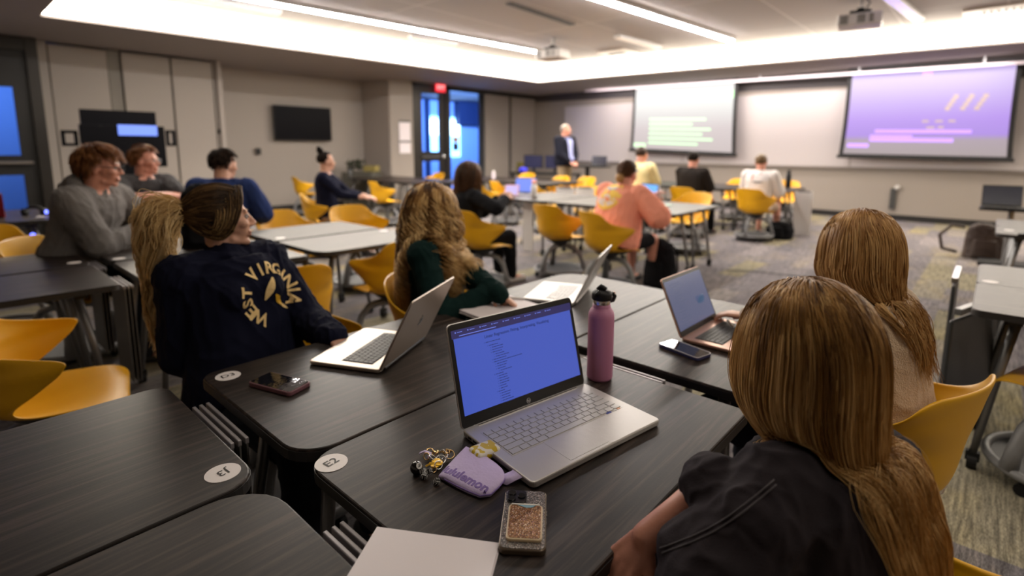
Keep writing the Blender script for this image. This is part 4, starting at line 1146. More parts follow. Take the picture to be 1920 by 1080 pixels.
# --- ponytail person, navy sweatshirt ---------------------------------------
def hair_p1(t, J):
    H = J['H']
    cols = [ellM(J['mid'].lerp(J['neck'], .40), (.20, .145, .30), frame(J['X'], J['up'])), ellM(J['neck'].lerp(H.translation, .25), (.062, .062, .12))]
    scalp(t, H, DARKB, 1.0, 1.05, hairline=.58, cover=True)
    hair(t, H, DARKB, n=3000, length=.21, style='knot', seed=9, rad=.0011, cols=[], vol=1.10, knot=(0, -.150, .03), tone=(.3, 1.0), clump=.5, hairline=.60, step=.010, rootdark=.12, name='hair', cover=True)
    # long front locks swept over the temple and cheek and back to the tie
    rng = np.random.default_rng(77); Rn = np.array(H)[:3, :3]; on = np.array(H)[:3, 3]; allp = []
    for sd in (-1, 1):
        for k in range(1700):
            u = rng.random() ** .8; lay = rng.random() * .006
            W_ = np.array([[sd * (.004 + .012 * rng.random()), .072 - .105 * u, .104 - .012 * u * u + lay], [sd * (.060 + lay), .070 - .095 * u, .070], [sd * (.084 + lay), .052 - .075 * u, .012 ], [sd * (.081 + lay), .024 - .06 * u, -.045 + .02 * u],
                           [sd * (.066 + lay), -.020 - .03 * u, -.072 + .05 * u], [sd * (.038), -.085, -.040 + .05 * u], [sd * .006, -.128, .020 + .02 * u]]) + rng.normal(size=(7, 3)) * .0022
            t_ = np.linspace(0, 5.999, 26); i0 = t_.astype(int); f_ = (t_ - i0)[:, None]; g0 = W_[np.clip(i0 - 1, 0, 6)]; g1 = W_[i0]; g2 = W_[i0 + 1]; g3 = W_[np.clip(i0 + 2, 0, 6)]
            allp.append(.5 * ((2 * g1) + (-g0 + g2) * f_ + (2 * g0 - 5 * g1 + 4 * g2 - g3) * f_ ** 2 + (-g0 + 3 * g1 - 3 * g2 + g3) * f_ ** 3))
    allp = np.array(allp) @ Rn.T + on; nn_ = len(allp)
    T = (.25 + .75 * rng.random((nn_, 1)) ** 1.3) * np.ones((1, 26)) - .22 * np.clip(1 - np.linspace(0, 1, 26)[None] * 3, 0, 1)
    hair_mesh('front_locks', allp, .0011 * np.ones((nn_, 26)), np.clip(T, 0, 1), DARKB, t)
    # the tail itself
    rng = np.random.default_rng(5); n = 3600; K = 40; step = .0145
    Hn = np.array(H); R = Hn[:3, :3]; kn = R @ np.array([0, -.130, .035]) + Hn[:3, 3]
    d = rng.normal(size=(n, 3)) * np.array([.60, .25, .50]) + np.array([0, -.75, .60]); d /= np.linalg.norm(d, axis=1)[:, None]
    p = kn + (rng.normal(size=(n, 3)) * .012) @ R.T; v = d @ R.T; P = np.empty((n, K, 3)); P[:, 0] = p
    hm = [ellM(H.translation + H.to_3x3() @ Vector((0, -.014, .03)), (.086, .102, .092), H.to_3x3())]
    back = np.array(J['up'].cross(J['X'])) * -1
    for k in range(1, K):
        kk = .80 if k < 9 else .70
        v = v * kk + np.array([0, 0, -1]) * (1 - kk) * (1.0) + back * (.045 if k < 14 else .012) + rng.normal(size=(n, 3)) * .012
        if k > 9:  # strands gather again
            c = p.mean(0); w = (c - p); w[:, 2] = 0; v += w * (1.1 if k < 20 else .3)
        v /= np.linalg.norm(v, axis=1)[:, None]; q = p + v * step; q = collide(q, hm + cols)
        dv = q - p; v = dv / (np.linalg.norm(dv, axis=1)[:, None] + 1e-9); p = q; P[:, k] = p
    gi = rng.choice(n, 110, replace=False); near = gi[((P[:, 8][:, None] - P[gi, 8][None]) ** 2).sum(2).argmin(1)]
    wt = (np.linspace(0, 1, K) ** .9 * .72)[None, :, None]; P = P * (1 - wt) + P[near] * wt
    arc = np.arange(K) * step; ph = rng.random(n)[near] * 6.28
    sw = np.sin(arc[None] * 6.28 / .17 + ph[:, None] * .4) * .010 * np.clip(arc / .1, 0, 1)
    P += sw[..., None] * R[:, 1][None, None] + (np.cos(arc[None] * 6.28 / .15 + ph[:, None]) * .006 * np.clip(arc / .1, 0, 1))[..., None] * R[:, 0][None, None]
    fr = 1 - .30 * rng.random(n) ** 1.5; ks = np.linspace(0, 1, K)[None] * fr[:, None] * (K - 1); i0 = np.clip(ks.astype(int), 0, K - 2); fx = (ks - i0)[..., None]
    P = P[np.arange(n)[:, None], i0] * (1 - fx) + P[np.arange(n)[:, None], i0 + 1] * fx
    T = (.60 + .45 * (rng.random(n)[near] * .6 + rng.random(n) * .4))[:, None] * np.ones((1, K)) + .18 * np.linspace(-.5, .6, K)[None]
    hair_mesh('ponytail', P, .0013 * (1 - .7 * np.linspace(0, 1, K)[None] ** 3) * np.ones((n, 1)), np.clip(T, 0, 1), LIGHTB, t)
    MB().ell(Vector(kn), (.020, .020, .026)).obj('hair_tie', LIGHTB, t, smooth=True)
J = placed(418, 408, 1.92, face=-78, fem=True, s=.98, lean=-13, head=(60, 4, -3), rw=dep(470, 720, 1.92), lw=dep(628, 637, 1.86), local=False,
           relbow=(.5, -.7, -.6), lelbow=(-.5, -.5, -.7), knees=((.13, .36, .50), (-.13, .36, .50)))
occ('of the person in the navy sweatshirt', J, -80, .03, -.14)
t1, J1, sweat, _ = person('person with long blonde ponytail in a navy sweatshirt with gold lettering', J, top=NAVY, vox=.0048, topg=.027, sleeve=.97, fold=(.0075, 11, (1, 1, .5)), bottom=DENIM, ease=.03,
       hair_fn=hair_p1, hands={1: .5, -1: .6}, topname='sweatshirt', brow=(.10, .06, .03), collar=.012)
# arched lettering laid on the sweatshirt
def wrap_letters(par, target, center, X, U, N, items, m, name='lettering', off=.0016):
    bm = bmesh.new(); bm.from_mesh(target.data); bv = BVHTree.FromBMesh(bm); bm.free()
    v = []; f = []
    for ch, size, x, y, ang in items:
        me = text_mesh(ch, size, bold=size * .028); b2 = bmesh.new(); b2.from_mesh(me)
        bmesh.ops.subdivide_edges(b2, edges=[e for e in b2.edges if e.calc_length() > .012], cuts=2, use_grid_fill=False)
        bmesh.ops.triangulate(b2, faces=b2.faces); b2.verts.ensure_lookup_table(); o = len(v)
        for q in b2.verts:
            a = q.co.x * math.cos(ang) - q.co.y * math.sin(ang) + x; b_ = q.co.x * math.sin(ang) + q.co.y * math.cos(ang) + y
            P = center + X * a + U * b_; r = bv.ray_cast(P + N * .25, -N)
            v.append((r[0] + N * off) if r[0] is not None else P)
        f += [tuple(o + k.index for k in fc.verts) for fc in b2.faces]; b2.free()
    mb = MB(); mb.add(v, f); return mb.obj(name, m, par)
Nn = J1['up'].cross(J1['X']).normalized(); Xl = -J1['X']
cc = J1['mid'].lerp(J1['neck'], .30) + Xl * .055
GOLD = mat('gold_print', (.78, .55, .24), .8)
it = []
for txt, r, a0, a1, sz in (('WEST VIRGINIA', .098, 232, -28, .062), ('MOUNTAINEERS', .0, 0, 0, 0)):
    if not r: continue
    for k, ch in enumerate(txt):
        a = math.radians(a0 + (a1 - a0) * k / (len(txt) - 1))
        if ch != ' ': it.append((ch, sz, r * math.cos(a), r * math.sin(a) * .92, a - PI / 2))
wrap_letters(t1, sweat, cc, Xl, J1['up'], Nn, it, GOLD, off=.004).matrix_parent_inverse = Matrix.Translation(-t1.location)
it = [('*', .0, 0, 0, 0)]
mb = MB(); bm = bmesh.new(); bm.from_mesh(sweat.data); bv = BVHTree.FromBMesh(bm); bm.free()
for (x0, y0, w, h, a, mi) in ((-.012, .018, .026, .085, -.5, 0), (.022, -.030, .020, .06, .7, 1), (.045, -.055, .012, .05, .9, 0)):   # plain colour patches inside the arch
    n = 8; vs = []
    for i in range(n + 1):
        for j in range(3):
            u, v_ = (j - 1) * w / 2 * math.sin(PI * (i + .6) / (n + 1.2)), (i / n - .5) * h
            P = cc + Xl * (x0 + u * math.cos(a) - v_ * math.sin(a)) + J1['up'] * (y0 + u * math.sin(a) + v_ * math.cos(a)); r = bv.ray_cast(P + Nn * .25, -Nn); vs.append((r[0] + Nn * .004) if r[0] is not None else P)
    mb.add(vs, [(i * 3 + j, i * 3 + j + 1, i * 3 + j + 4, i * 3 + j + 3) for i in range(n) for j in range(2)], mi)
mb.obj('print_patch', [GOLD, mat('yellow_print', (.75, .42, .02), .8)], t1).matrix_parent_inverse = Matrix.Translation(-t1.location)

# --- cream sweater person ---------------------------------------------------
HB4 = hair_mat('strawberry_blonde_hair', [(0, (.06, .022, .007)), (.4, (.24, .11, .03)), (.7, (.42, .23, .08)), (1, (.64, .42, .19))])
def hair_p4(t, J):
    cols = [ellM(J['mid'].lerp(J['neck'], .35), (.18, .140, .155), frame(J['X'], J['up'])), ellM(J['pelvis'].lerp(J['mid'], .75), (.185, .155, .25), frame(J['X'], J['up'])), ellM(J['neck'] + J['up'] * .02, (.062, .062, .10)), ellM(J['rs'].lerp(J['neck'], .3) - J['up'] * .03, (.07,) * 3), ellM(J['ls'].lerp(J['neck'], .3) - J['up'] * .03, (.07,) * 3)]
    scalp(t, J['H'], HB4, 1.0, 1.02)
    hair(t, J['H'], HB4, body=J['bvh'], n=3600, length=.43, style='part', seed=14, rad=.0014, cols=cols, wave=.004, wl=.16, vol=1.05, tone=(.3, 1.0), gather=(tuple(J['neck'] - J['up'].cross(J['X']) * .17), 5, .06), clump=.6, keep=.66, lenvar=.2)
J = placed(1607, 468, 1.56, face=76, fem=True, s=.96, lean=12, head=(-22, -6, 3), rw=dep(1372, 592, 2.02) + Vector((.06, 0, .01)), lw=dep(1440, 655, 1.74), local=False,
           relbow=(.6, -.4, -.6), lelbow=(-.6, -.4, -.6))
occ('of the cream sweater person', J, 72, .085)
person('person with long strawberry blonde hair in a cream fuzzy sweater at the rose gold laptop', J, top=CREAM, vox=.006, topg=.020, sleeve=.96, fold=(.005, 12, (1, 1, .5)), bottom=DENIM, ease=.015,
       hair_fn=hair_p4, hands={1: .6, -1: .5}, handn={1: (Vector((-1, .15, -.1)), Vector((0, 0, 1)))}, topname='sweater', tvox=.005)

# --- nearest blonde person, charcoal tee -----------------------------------
def hair_p3(t, J):
    cols = [ellM(J['mid'].lerp(J['neck'], .35), (.18, .140, .155), frame(J['X'], J['up'])), ellM(J['pelvis'].lerp(J['mid'], .75), (.185, .155, .25), frame(J['X'], J['up'])), ellM(J['neck'], (.058, .058, .12))]
    scalp(t, J['H'], BLOND, 1.0, 1.02)
    hair(t, J['H'], BLOND, body=J['bvh'], n=10500, length=.58, style='part', seed=21, rad=.00066, cols=cols, wave=.0015, wl=.2, vol=1.07, tone=(.32, 1.12), gather=(tuple(J['neck'] - J['up'].cross(J['X']) * .20 + J['X'] * .025), 3.2, .085), clump=.42, keep=.66, lenvar=.22, rootdark=.14, part=.004)
J = placed(1508, 660, .87, face=72, fem=True, s=.96, lean=10, side=0, shrug=-.035, head=(-18, -14, 0), lw=dep(1208, 1012, .86), rw=dep(1250, 985, 1.05), local=False, lelbow=(-.5, .2, -.2), relbow=(.5, -.3, -.6))
J['le'] = dep(1338, 912, .86); J['lw'] = dep(1212, 1008, .87)
occ('of the nearest person in the charcoal tee', J, 80)
def drape3(tb, J):
    cap(tb, J['ls'], dep(1290, 1040, .80), .062, .050); cap(tb, J['ls'].lerp(J['neck'], .35), dep(1330, 1120, .76), .075, .08)
t3, J3, to3, _ = person('nearest person with straight dirty blonde hair in a charcoal tee', J, top=CHAR, vox=.0045, topg=.012, sleeve=(.5, .46), fold=(.006, 13, (1, 1, .6)), bottom=DENIM, ease=.02, armr=.85, tvox=.0045,
       hair_fn=hair_p3, hands={-1: [.25, .35, .55, .7], 1: .6}, handn={-1: ((dep(1160, 1068, .88) - dep(1212, 1008, .87)).normalized(), Vector((.25, -.2, 1)))}, topname='tee', skin=SKINP, hood=drape3)

bmx = bmesh.new(); bmx.from_mesh(to3.data); bv3 = BVHTree.FromBMesh(bmx); bmx.free()
for off in (0, 9):
    pts = []
    for k in range(22):
        u = k / 21; x, y = 1452 - 214 * u + off * .45, 900 + 128 * u + 18 * math.sin(PI * u) + off
        o_ = Vector((0, 0, CAM_H)); r_ = bv3.ray_cast(o_, (dep(x, y, 1) - o_).normalized())
        if r_[0] is not None and r_[3] < 1.2: pts.append(r_[0] + r_[1] * .0008)
    if len(pts) > 4:
        MB().tube(pts, .0011, 6).obj('seam', mat('seam_grey', (.075, .066, .072), .9), t3, smooth=True).matrix_parent_inverse = Matrix.Translation(-t3.location)
# --- grey hoodie with glasses ----------------------------------------------
def hood_shape(tb, J):
    up, X = J['up'], J['X']; fr = up.cross(X); N = J['neck']; pts = []
    for k in range(15):
        a = 2 * PI * k / 14; back = (1 - math.cos(a)) / 2
        pts.append(N + X * math.sin(a) * (.100 + .02 * back) + fr * (.085 - .20 * back) + up * (-.055 + .075 * back))
    tb.tube(pts[:-1], [.026 + .022 * (1 - math.cos(2 * PI * k / 14)) / 2 for k in range(14)], 10, closed=True)
    tb.ell(N - fr * .13 - up * .06, (.10, .07, .10), M=frame(X, up))
def hair_short(m, n=900, L=.055, vol=1.1, seed=1, rad=.0022, hl=.5):
    def fn(t, J):
        scalp(t, J['H'], m, J['s'], vol * .98, hairline=hl, noise_=.06)
        if n: hair(t, J['H'], m, n=n, length=L, style='short', s=J['s'], seed=seed, rad=rad, vol=vol * 1.04, step=.011, tone=(.1, .9), hairline=hl, clump=.4, name='hair')
    return fn
J = placed(190, 312, 3.45, face=-42, s=1.10, lean=20, head=(14, -4, 0), rw=dep(258, 432, 3.62), lw=dep(270, 425, 3.70), local=False, relbow=(.9, -.2, -.4), lelbow=(-.5, .2, -.5))
occ('of the grey hoodie person', J, -42)
tH, JH, _, _ = person('person in a heather grey hoodie and glasses leaning on the left cluster', J, top=HEATH, vox=.007, topg=.026, sleeve=.93, fold=(.009, 9, (1, 1, .6)), bottom=DENIM, ease=.025, hood=hood_shape,
       hair_fn=hair_short(GINGER, 1800, .075, 1.14, 3, .0022, .35), hands={1: .8, -1: .7}, topname='hoodie', skin=SKINP, armr=1.1)
def glasses(t, J, m=None):
    H = J['H']; s = J['s']; g = MB()
    for x in (-1, 1):
        ring = [H @ Vector(((x * .032 + .021 * math.cos(2 * PI * k / 14)) * s, .101 * s, (-.006 + .016 * math.sin(2 * PI * k / 14)) * s)) for k in range(14)]
        g.tube(ring, .0022, 6, closed=True)
        g.tube([H @ Vector((x * .053 * s, .100 * s, .0)), H @ Vector((x * .076 * s, .06 * s, .0)), H @ Vector((x * .080 * s, -.005 * s, .002)), H @ Vector((x * .080 * s, -.02 * s, -.015))], .0020, 6)
    g.tube([H @ Vector((-.011 * s, .102 * s, -.003)), H @ Vector((.011 * s, .102 * s, -.003))], .002, 6)
    o = g.obj('glasses', m or BLACKP, t, smooth=True); o.matrix_parent_inverse = Matrix.Translation(-t.location)
glasses(tH, JH)
# --- crossed arms, dark grey tee ---------------------------------------------
Hd = dep(272, 300, 5.15)
J = placed(Hd, 0, 0, face=-72, s=1.16, lean=8, head=(36, 0, 0), rw=dep(300, 368, 4.95), lw=dep(275, 366, 4.95), local=False, relbow=(.9, .2, -.2), lelbow=(-.9, .2, -.2))
occ('of the person with crossed arms', J, -72)
tG, JG, _, _ = person('person in a dark grey tee with arms crossed on the table', J, top=DKTEE, vox=.008, topg=.018, sleeve=.38, fold=(.007, 10, (1, 1, .6)), bottom=DENIM, hair_fn=hair_short(GINGER, 900, .05, 1.08, 5, .0028, .45), skin=SKINP, topname='tee', legs=True)
glasses(tG, JG, GREYM)
# --- blue tee ---------------------------------------------------------------
J = placed(421, 308, 4.75, face=50, s=1.10, lean=10, head=(-38, -6, 0), rw=(.2, .38, .72), lw=(-.2, .38, .72))
BT = NVTEE; nn, ll, b = nodes(BT)
occ('of the person in the navy blue tee', J, 50)
t, J_, to, _ = person('person in a navy blue tee with a faded yellow print on the back', J, top=BT, vox=.008, topg=.02, sleeve=.42, fold=(.007, 10, (1, 1, .6)), bottom=DENIM, ease=.02, hair_fn=hair_short(BLACKH, 900, .04, 1.10, 6, .0028, .45), topname='tee', armr=1.15)
def back_print(t, to, J, blobs, cy=.0, cx=0):
    bm = bmesh.new(); bm.from_mesh(to.data); bv = BVHTree.FromBMesh(bm); bm.free(); N = J['X'].cross(J['up']).normalized(); c = J['mid'].lerp(J['neck'], .55)
    for nm, m, x, y, a, b_ in blobs:
        vs = []; fs = []; n = 12; vs.append(c + J['X'] * x + J['up'] * y)
        for ring in (.5, 1):
            for k in range(n): vs.append(c + J['X'] * (x + a * ring * math.cos(2 * PI * k / n)) + J['up'] * (y + b_ * ring * math.sin(2 * PI * k / n)))
        for k in range(n): k2 = (k + 1) % n; fs += [(0, 1 + k, 1 + k2), (1 + k, 1 + n + k, 1 + n + k2, 1 + k2)]
        out = []
        for p in vs:
            r = bv.ray_cast(p + N * .3, -N); out.append((r[0] + N * .004) if r[0] is not None else p)
        mb = MB(); mb.add(out, fs); o = mb.obj(nm, m, t, smooth=True); o.matrix_parent_inverse = Matrix.Translation(-t.location)
back_print(t, to, J_, [('back_print', mat('olive_print', (.20, .17, .05), .9), -.06, -.02, .11, .045)])
# --- bun, navy top ----------------------------------------------------------
def hair_bun(t, J):
    scalp(t, J['H'], BLACKH, J['s'], 1.06, hairline=.55)
    H = J['H']; mb = MB(); mb.ell(H @ Vector((0, -.075, .135)) , (.045, .045, .042)); mb.ell(H @ Vector((0.01, -.09, .165)), (.03, .028, .028)); o = mb.obj('hair_bun', BLACKH, t, smooth=True)
    o.data.attributes.new('tone', 'FLOAT', 'POINT')
J = placed(612, 302, 6.9, face=-42, fem=True, s=1.08, lean=0, head=(24, 0, 0), rw=(.1, .42, .78), lw=(-.1, .42, .78))
occ('the bun-haired person sits on', J, -30)
person('person with a dark hair bun and navy top at the back left table', J, top=NAVY, vox=.009, topg=.012, sleeve=.85, bottom=mat('tan_shorts', (0, 0, 0)), blen=.3, hair_fn=hair_bun, topname='top', neckr=1.1)
# --- black sweater, long brown hair -----------------------------------------
def hair_long_far(m, L, seed, n=700, wave=.003, rad=.004):
    def fn(t, J):
        cols = [ellM(J['mid'].lerp(J['neck'], .35), (.18, .140, .155), frame(J['X'], J['up'])), ellM(J['pelvis'].lerp(J['mid'], .75), (.185, .155, .25), frame(J['X'], J['up'])), ellM(J['neck'] + J['up'] * .02, (.062, .062, .10))]
        scalp(t, J['H'], m, J['s'], 1.03); hair(t, J['H'], m, n=n, length=L, style='part', s=J['s'], seed=seed, rad=rad, cols=cols, wave=wave, vol=1.12, tone=(.1, .8), clump=.5)
    return fn
J = placed(881, 328, 5.4, face=-18, fem=True, s=1.12, lean=6, head=(2, -3, 0), rw=dep(948, 372, 5.3), lw=dep(935, 372, 5.5), local=False, relbow=(.9, -.2, -.3), lelbow=(-.5, 0, -.5))
chair('yellow chair the black-sweater person sits on', tuple(dep(904, 400, 5.3).xy), -8)
person('person with long brown hair in a black sweater and black trousers', J, top=BLKC, vox=.009, topg=.02, sleeve=.95, bottom=BLKC, ease=.02, hair_fn=hair_long_far(BROWN, .52, 31), topname='sweater', shoe_m=WHITE)
# --- peach tee ---------------------------------------------------------------
def hair_lowbun(t, J):
    scalp(t, J['H'], BROWN, J['s'], 1.08, hairline=.55); H = J['H']; mb = MB(); mb.ell(H @ Vector((0, -.11, -.06)), (.045, .035, .05)); o = mb.obj('hair_bun', mat('blonde_bun', (.36, .2, .07), .6), t, smooth=True)
    hair(t, J['H'], BROWN, n=500, length=.13, style='knot', s=J['s'], seed=41, rad=.004, vol=1.1, knot=(0, -.125, -.05), tone=(.1, .9), step=.012, hairline=.55)
J = placed(1177, 326, 5.25, face=-8, fem=False, s=1.06, lean=16, head=(0, -12, 0), rw=dep(1203, 382, 5.15), lw=dep(1215, 372, 5.3), local=False, relbow=(.9, -.2, -.3), lelbow=(-.5, 0, -.5))
occ('the peach tee person sits on', J, -22)
t, J_, to, _ = person('person in a peach tee with a colourful print on its back, leaning over the table', J, top=PEACH, vox=.009, topg=.03, sleeve=.45, bottom=BLKC, blen=.42, ease=.05, belly=.03, hair_fn=hair_lowbun, topname='tee', armr=1.2, skin=SKINP)
back_print(t, to, J_, [('back_print', mat('yellow_shirt_print', (.85, .55, .10), .9), -.03, .0, .15, .15), ('back_print', mat('sky_print', (.35, .5, .6), .9), -.03, .09, .07, .03),
                       ('back_print', mat('pale_print', (.7, .62, .6), .9), -.04, -.05, .11, .06), ('back_print', mat('orange_print', (.9, .3, .12), .9), -.05, -.035, .06, .025)])
# --- front row ---------------------------------------------------------------
J = placed(1204, 290, 8.7, face=-8, s=1.1, lean=6, head=(0, -5, 0), seat=.5)
occ('of the pale yellow tee person', J, -8)
t, J_, to, _ = person('person in a pale yellow tee seen from behind in the front group', J, top=PALEY, vox=.011, topg=.02, sleeve=.42, bottom=BLKC, ease=.02, hair_fn=hair_short(BROWN, 0, .04, 1.12), topname='tee', skin=SKINP)
back_print(t, to, J_, [('back_print', mat('grey_shirt_print', (.22, .24, .25), .9), .0, .0, .09, .035)])
J = placed(1301, 299, 8.6, face=-4, s=1.06, lean=4, head=(0, -3, 0))
occ('of the black tee person', J, -5)
person('person in a black tee seen from behind in the front group', J, top=mat('black_tee', (.022, .018, .016), .9), vox=.011, topg=.02, sleeve=.45, bottom=BLKC, hair_fn=hair_short(BLACKH, 0, .04, 1.10), topname='tee', skin=SKINP, armr=1.1)
J = placed(1427, 304, 8.3, face=-4, s=1.06, lean=6, head=(22, 0, -4))
occ('of the white tee person', J, -8)
t, J_, to, _ = person('person in a white tee with faint red print, head tilted left', J, top=WHTEE, vox=.011, topg=.02, sleeve=.45, bottom=mat('tan_shorts', (0, 0, 0)), blen=.4, ease=.02, hair_fn=hair_short(hair_mat('sandy_hair', [(0, (.09, .05, .02)), (1, (.3, .18, .08))]), 0, .04, 1.12), topname='tee', skin=SKINP, armr=1.1)
back_print(t, to, J_, [('back_print', mat('red_print', (.6, .25, .2), .9), -.06, .03, .012, .07), ('back_print', mat('red_print', (0, 0, 0)), .05, .07, .035, .008), ('back_print', mat('dark_shirt_print', (.15, .15, .17), .9), .03, -.06, .08, .014)])
# --- standing speaker --------------------------------------------------------
def suit(tb, J): pass
P = dep(1061, 246, 12.2)
J = rig((P.x - .02, P.y), -98, s=1.17, stand=True, head=(20, 0, 0), rw=(.10, .27, 1.12), lw=(-.06, .27, 1.12), relbow=(.9, -.5, -.5), lelbow=(-.9, -.5, -.5))
dz = P.z - J['head'].z
t, J_, to, _ = person('standing grey-haired person in a dark suit jacket and pale blue shirt', J, top=mat('dark_suit', (.012, .013, .022), .85), vox=.011, topg=.03, sleeve=.93, bottom=KHAKI, ease=.02, belly=.03, waist=-.2,
       hair_fn=hair_short(GREYH, 0, .03, 1.03), topname='suit_jacket', skin=SKINP)
bm = bmesh.new(); bm.from_mesh(to.data); bv = BVHTree.FromBMesh(bm); bm.free(); N = J_['up'].cross(J_['X']).normalized(); out = []; fs = []
for i in range(13):
    u = i / 12; c = J_['pelvis'].lerp(J_['neck'], .05 + .93 * u) ; w = .045 + .045 * u
    for k in (-1, -.3, .3, 1):
        p = c + J_['X'] * (k * w); r = bv.ray_cast(p + N * .4, -N); out.append((r[0] + N * .006) if r[0] is not None else p + N * .1)
for i in range(12):
    for k in range(3): fs.append((i * 4 + k, i * 4 + k + 1, i * 4 + k + 5, i * 4 + k + 4))
mb = MB(); mb.add(out, fs); o = mb.obj('dress_shirt', mat('pale_blue_shirt', (.38, .42, .75), .8), t, smooth=True); o.matrix_parent_inverse = Matrix.Translation(-t.location)

# ================================================================== LAPTOPS AND THINGS ON THE TABLES
SILV = mat('silver_aluminium', (.56, .54, .52), .42, .5)
SILK = mat('silver_keys', (.50, .49, .48), .45, .3)
CHAMP = mat('champagne_aluminium', (.52, .44, .37), .36, .75)
ROSE = mat('rose_gold_aluminium', (.62, .38, .29), .36, .75)
DKEY = mat('dark_keys', (.045, .043, .042), .5)
BEZ = mat('black_bezel', (.008, .008, .009), .3)
def laptop(label, pos, ang, tilt, Wd, D, body, lidm, keym, scr=None, kb=(.80, .42), group=None, th=.016, bez=.008, extra=None, lidh=None, z=TH):
    t = thing('laptop', label, 'laptop', (pos[0], pos[1], z), math.radians(ang), group)
    MB().prism(rrect(Wd, D, .012, 5, 0, -D / 2), .002, th).obj('base', body, t, bevel=.003)
    MB().box((0, -D / 2, .0012), (Wd * .8, D * .8, .0024)).obj('rubber_feet', BLACKP, t)
    kw, kd = Wd * kb[0], D * kb[1]; y0 = -.055 * D / .25 * .6 - .01
    MB().box((0, y0 - kd / 2, th + .0001), (kw + .006, kd + .006, .0006)).obj('keyboard_well', mat('well', (.05, .05, .05), .6) if keym is DKEY else SILV, t)
    k = MB(); rows = 6
    rr = random.Random(4)
    for r in range(rows):
        x = -kw / 2; y = y0 - kd * (r + .5) / rows
        n = 15; us = [1] * n
        if r == 0: us = [.93] * 16
        if r == 2: us = [1.4] + [1] * 12 + [1.4]
        if r == 3: us = [1.7] + [1] * 11 + [2.0]
        if r == 4: us = [2.2] + [1] * 10 + [1.6, 1]
        if r == 5: us = [1.2, 1, 1, 1.2, 5.0, 1.2, 1, 1, 1, 1]
        tot = sum(us)
        for u in us:
            w = kw * u / tot; k.box((x + w / 2, y, th + .0012), (w - .0028, kd / rows - .0028, .0018)); x += w
    k.obj('keyboard', keym, t)
    MB().prism(rrect(Wd * .30, D * .34, .004, 3, -.03 if Wd > .39 else 0, -D + D * .19 + .005), th, th + .0004).obj('touchpad', body, t, bevel=.0006)
    lh = lidh or D * .97; R = Matrix.Translation((0, -.002, th * .8)) @ Matrix.Rotation(-math.radians(tilt), 4, 'X')
    # lid built standing in its own xz plane and then leaned back
    lp = [(p[0], p[1]) for p in rrect(Wd, lh, .012, 5, 0, lh / 2)]
    Q = R @ Matrix.Rotation(PI / 2, 4, 'X')
    lid = MB().prism(lp, -.006, 0, M=Q).obj('lid', lidm, t, bevel=.0015)
    MB().prism([(p[0] * (Wd - .003) / Wd, p[1]) for p in rrect(Wd, lh - .003, .011, 5, 0, lh / 2)], 0, .0008, M=Q).obj('bezel', BEZ, lid)
    MB().tube([(-Wd * .42, .002, th * .7), (Wd * .42, .002, th * .7)], .0065, 8).obj('hinge', BEZ if keym is DKEY else SILV, t)
    s = None
    if scr:
        b1, b2 = (.022, .014) if bez < .01 else (.030, .016)
        s = MB().quad(*[Q @ Vector(v) for v in ((-Wd / 2 + bez, b1, .0012), (Wd / 2 - bez, b1, .0012), (Wd / 2 - bez, lh - b2, .0012), (-Wd / 2 + bez, lh - b2, .0012))]).obj('screen', scr, lid)
    if extra: extra(t, lid, s, Q, Wd, D, lh, th)
    return t
def lit(name, col, st, rough=.2): return mat(name, (.02, .02, .03), rough, emit=col, estr=st)
def leaf_logo(t, lid, s, Q, Wd, D, lh, th):
    mb = MB(); n = 22; pts = []
    for k in range(n):
        a = 2 * PI * k / n; r = .016 * (1 - .10 * math.cos(2 * a)) - (.006 if abs(a - .1) < .35 or abs(a - 6.2) < .3 else 0) - (.003 if abs(a - PI / 2) < .3 else 0)
        pts.append((r * math.cos(a), lh * .5 + r * math.sin(a) * 1.02))
    mb.prism(pts, -.0066, -.0060, M=Q)
    mb.prism([(.000, lh * .5 + .017), (.006, lh * .5 + .019), (.007, lh * .5 + .026), (.001, lh * .5 + .024)], -.0066, -.0060, M=Q)
    mb.obj('fruit_logo', mat('logo_dark', (.16, .14, .12), .2, .8), lid)
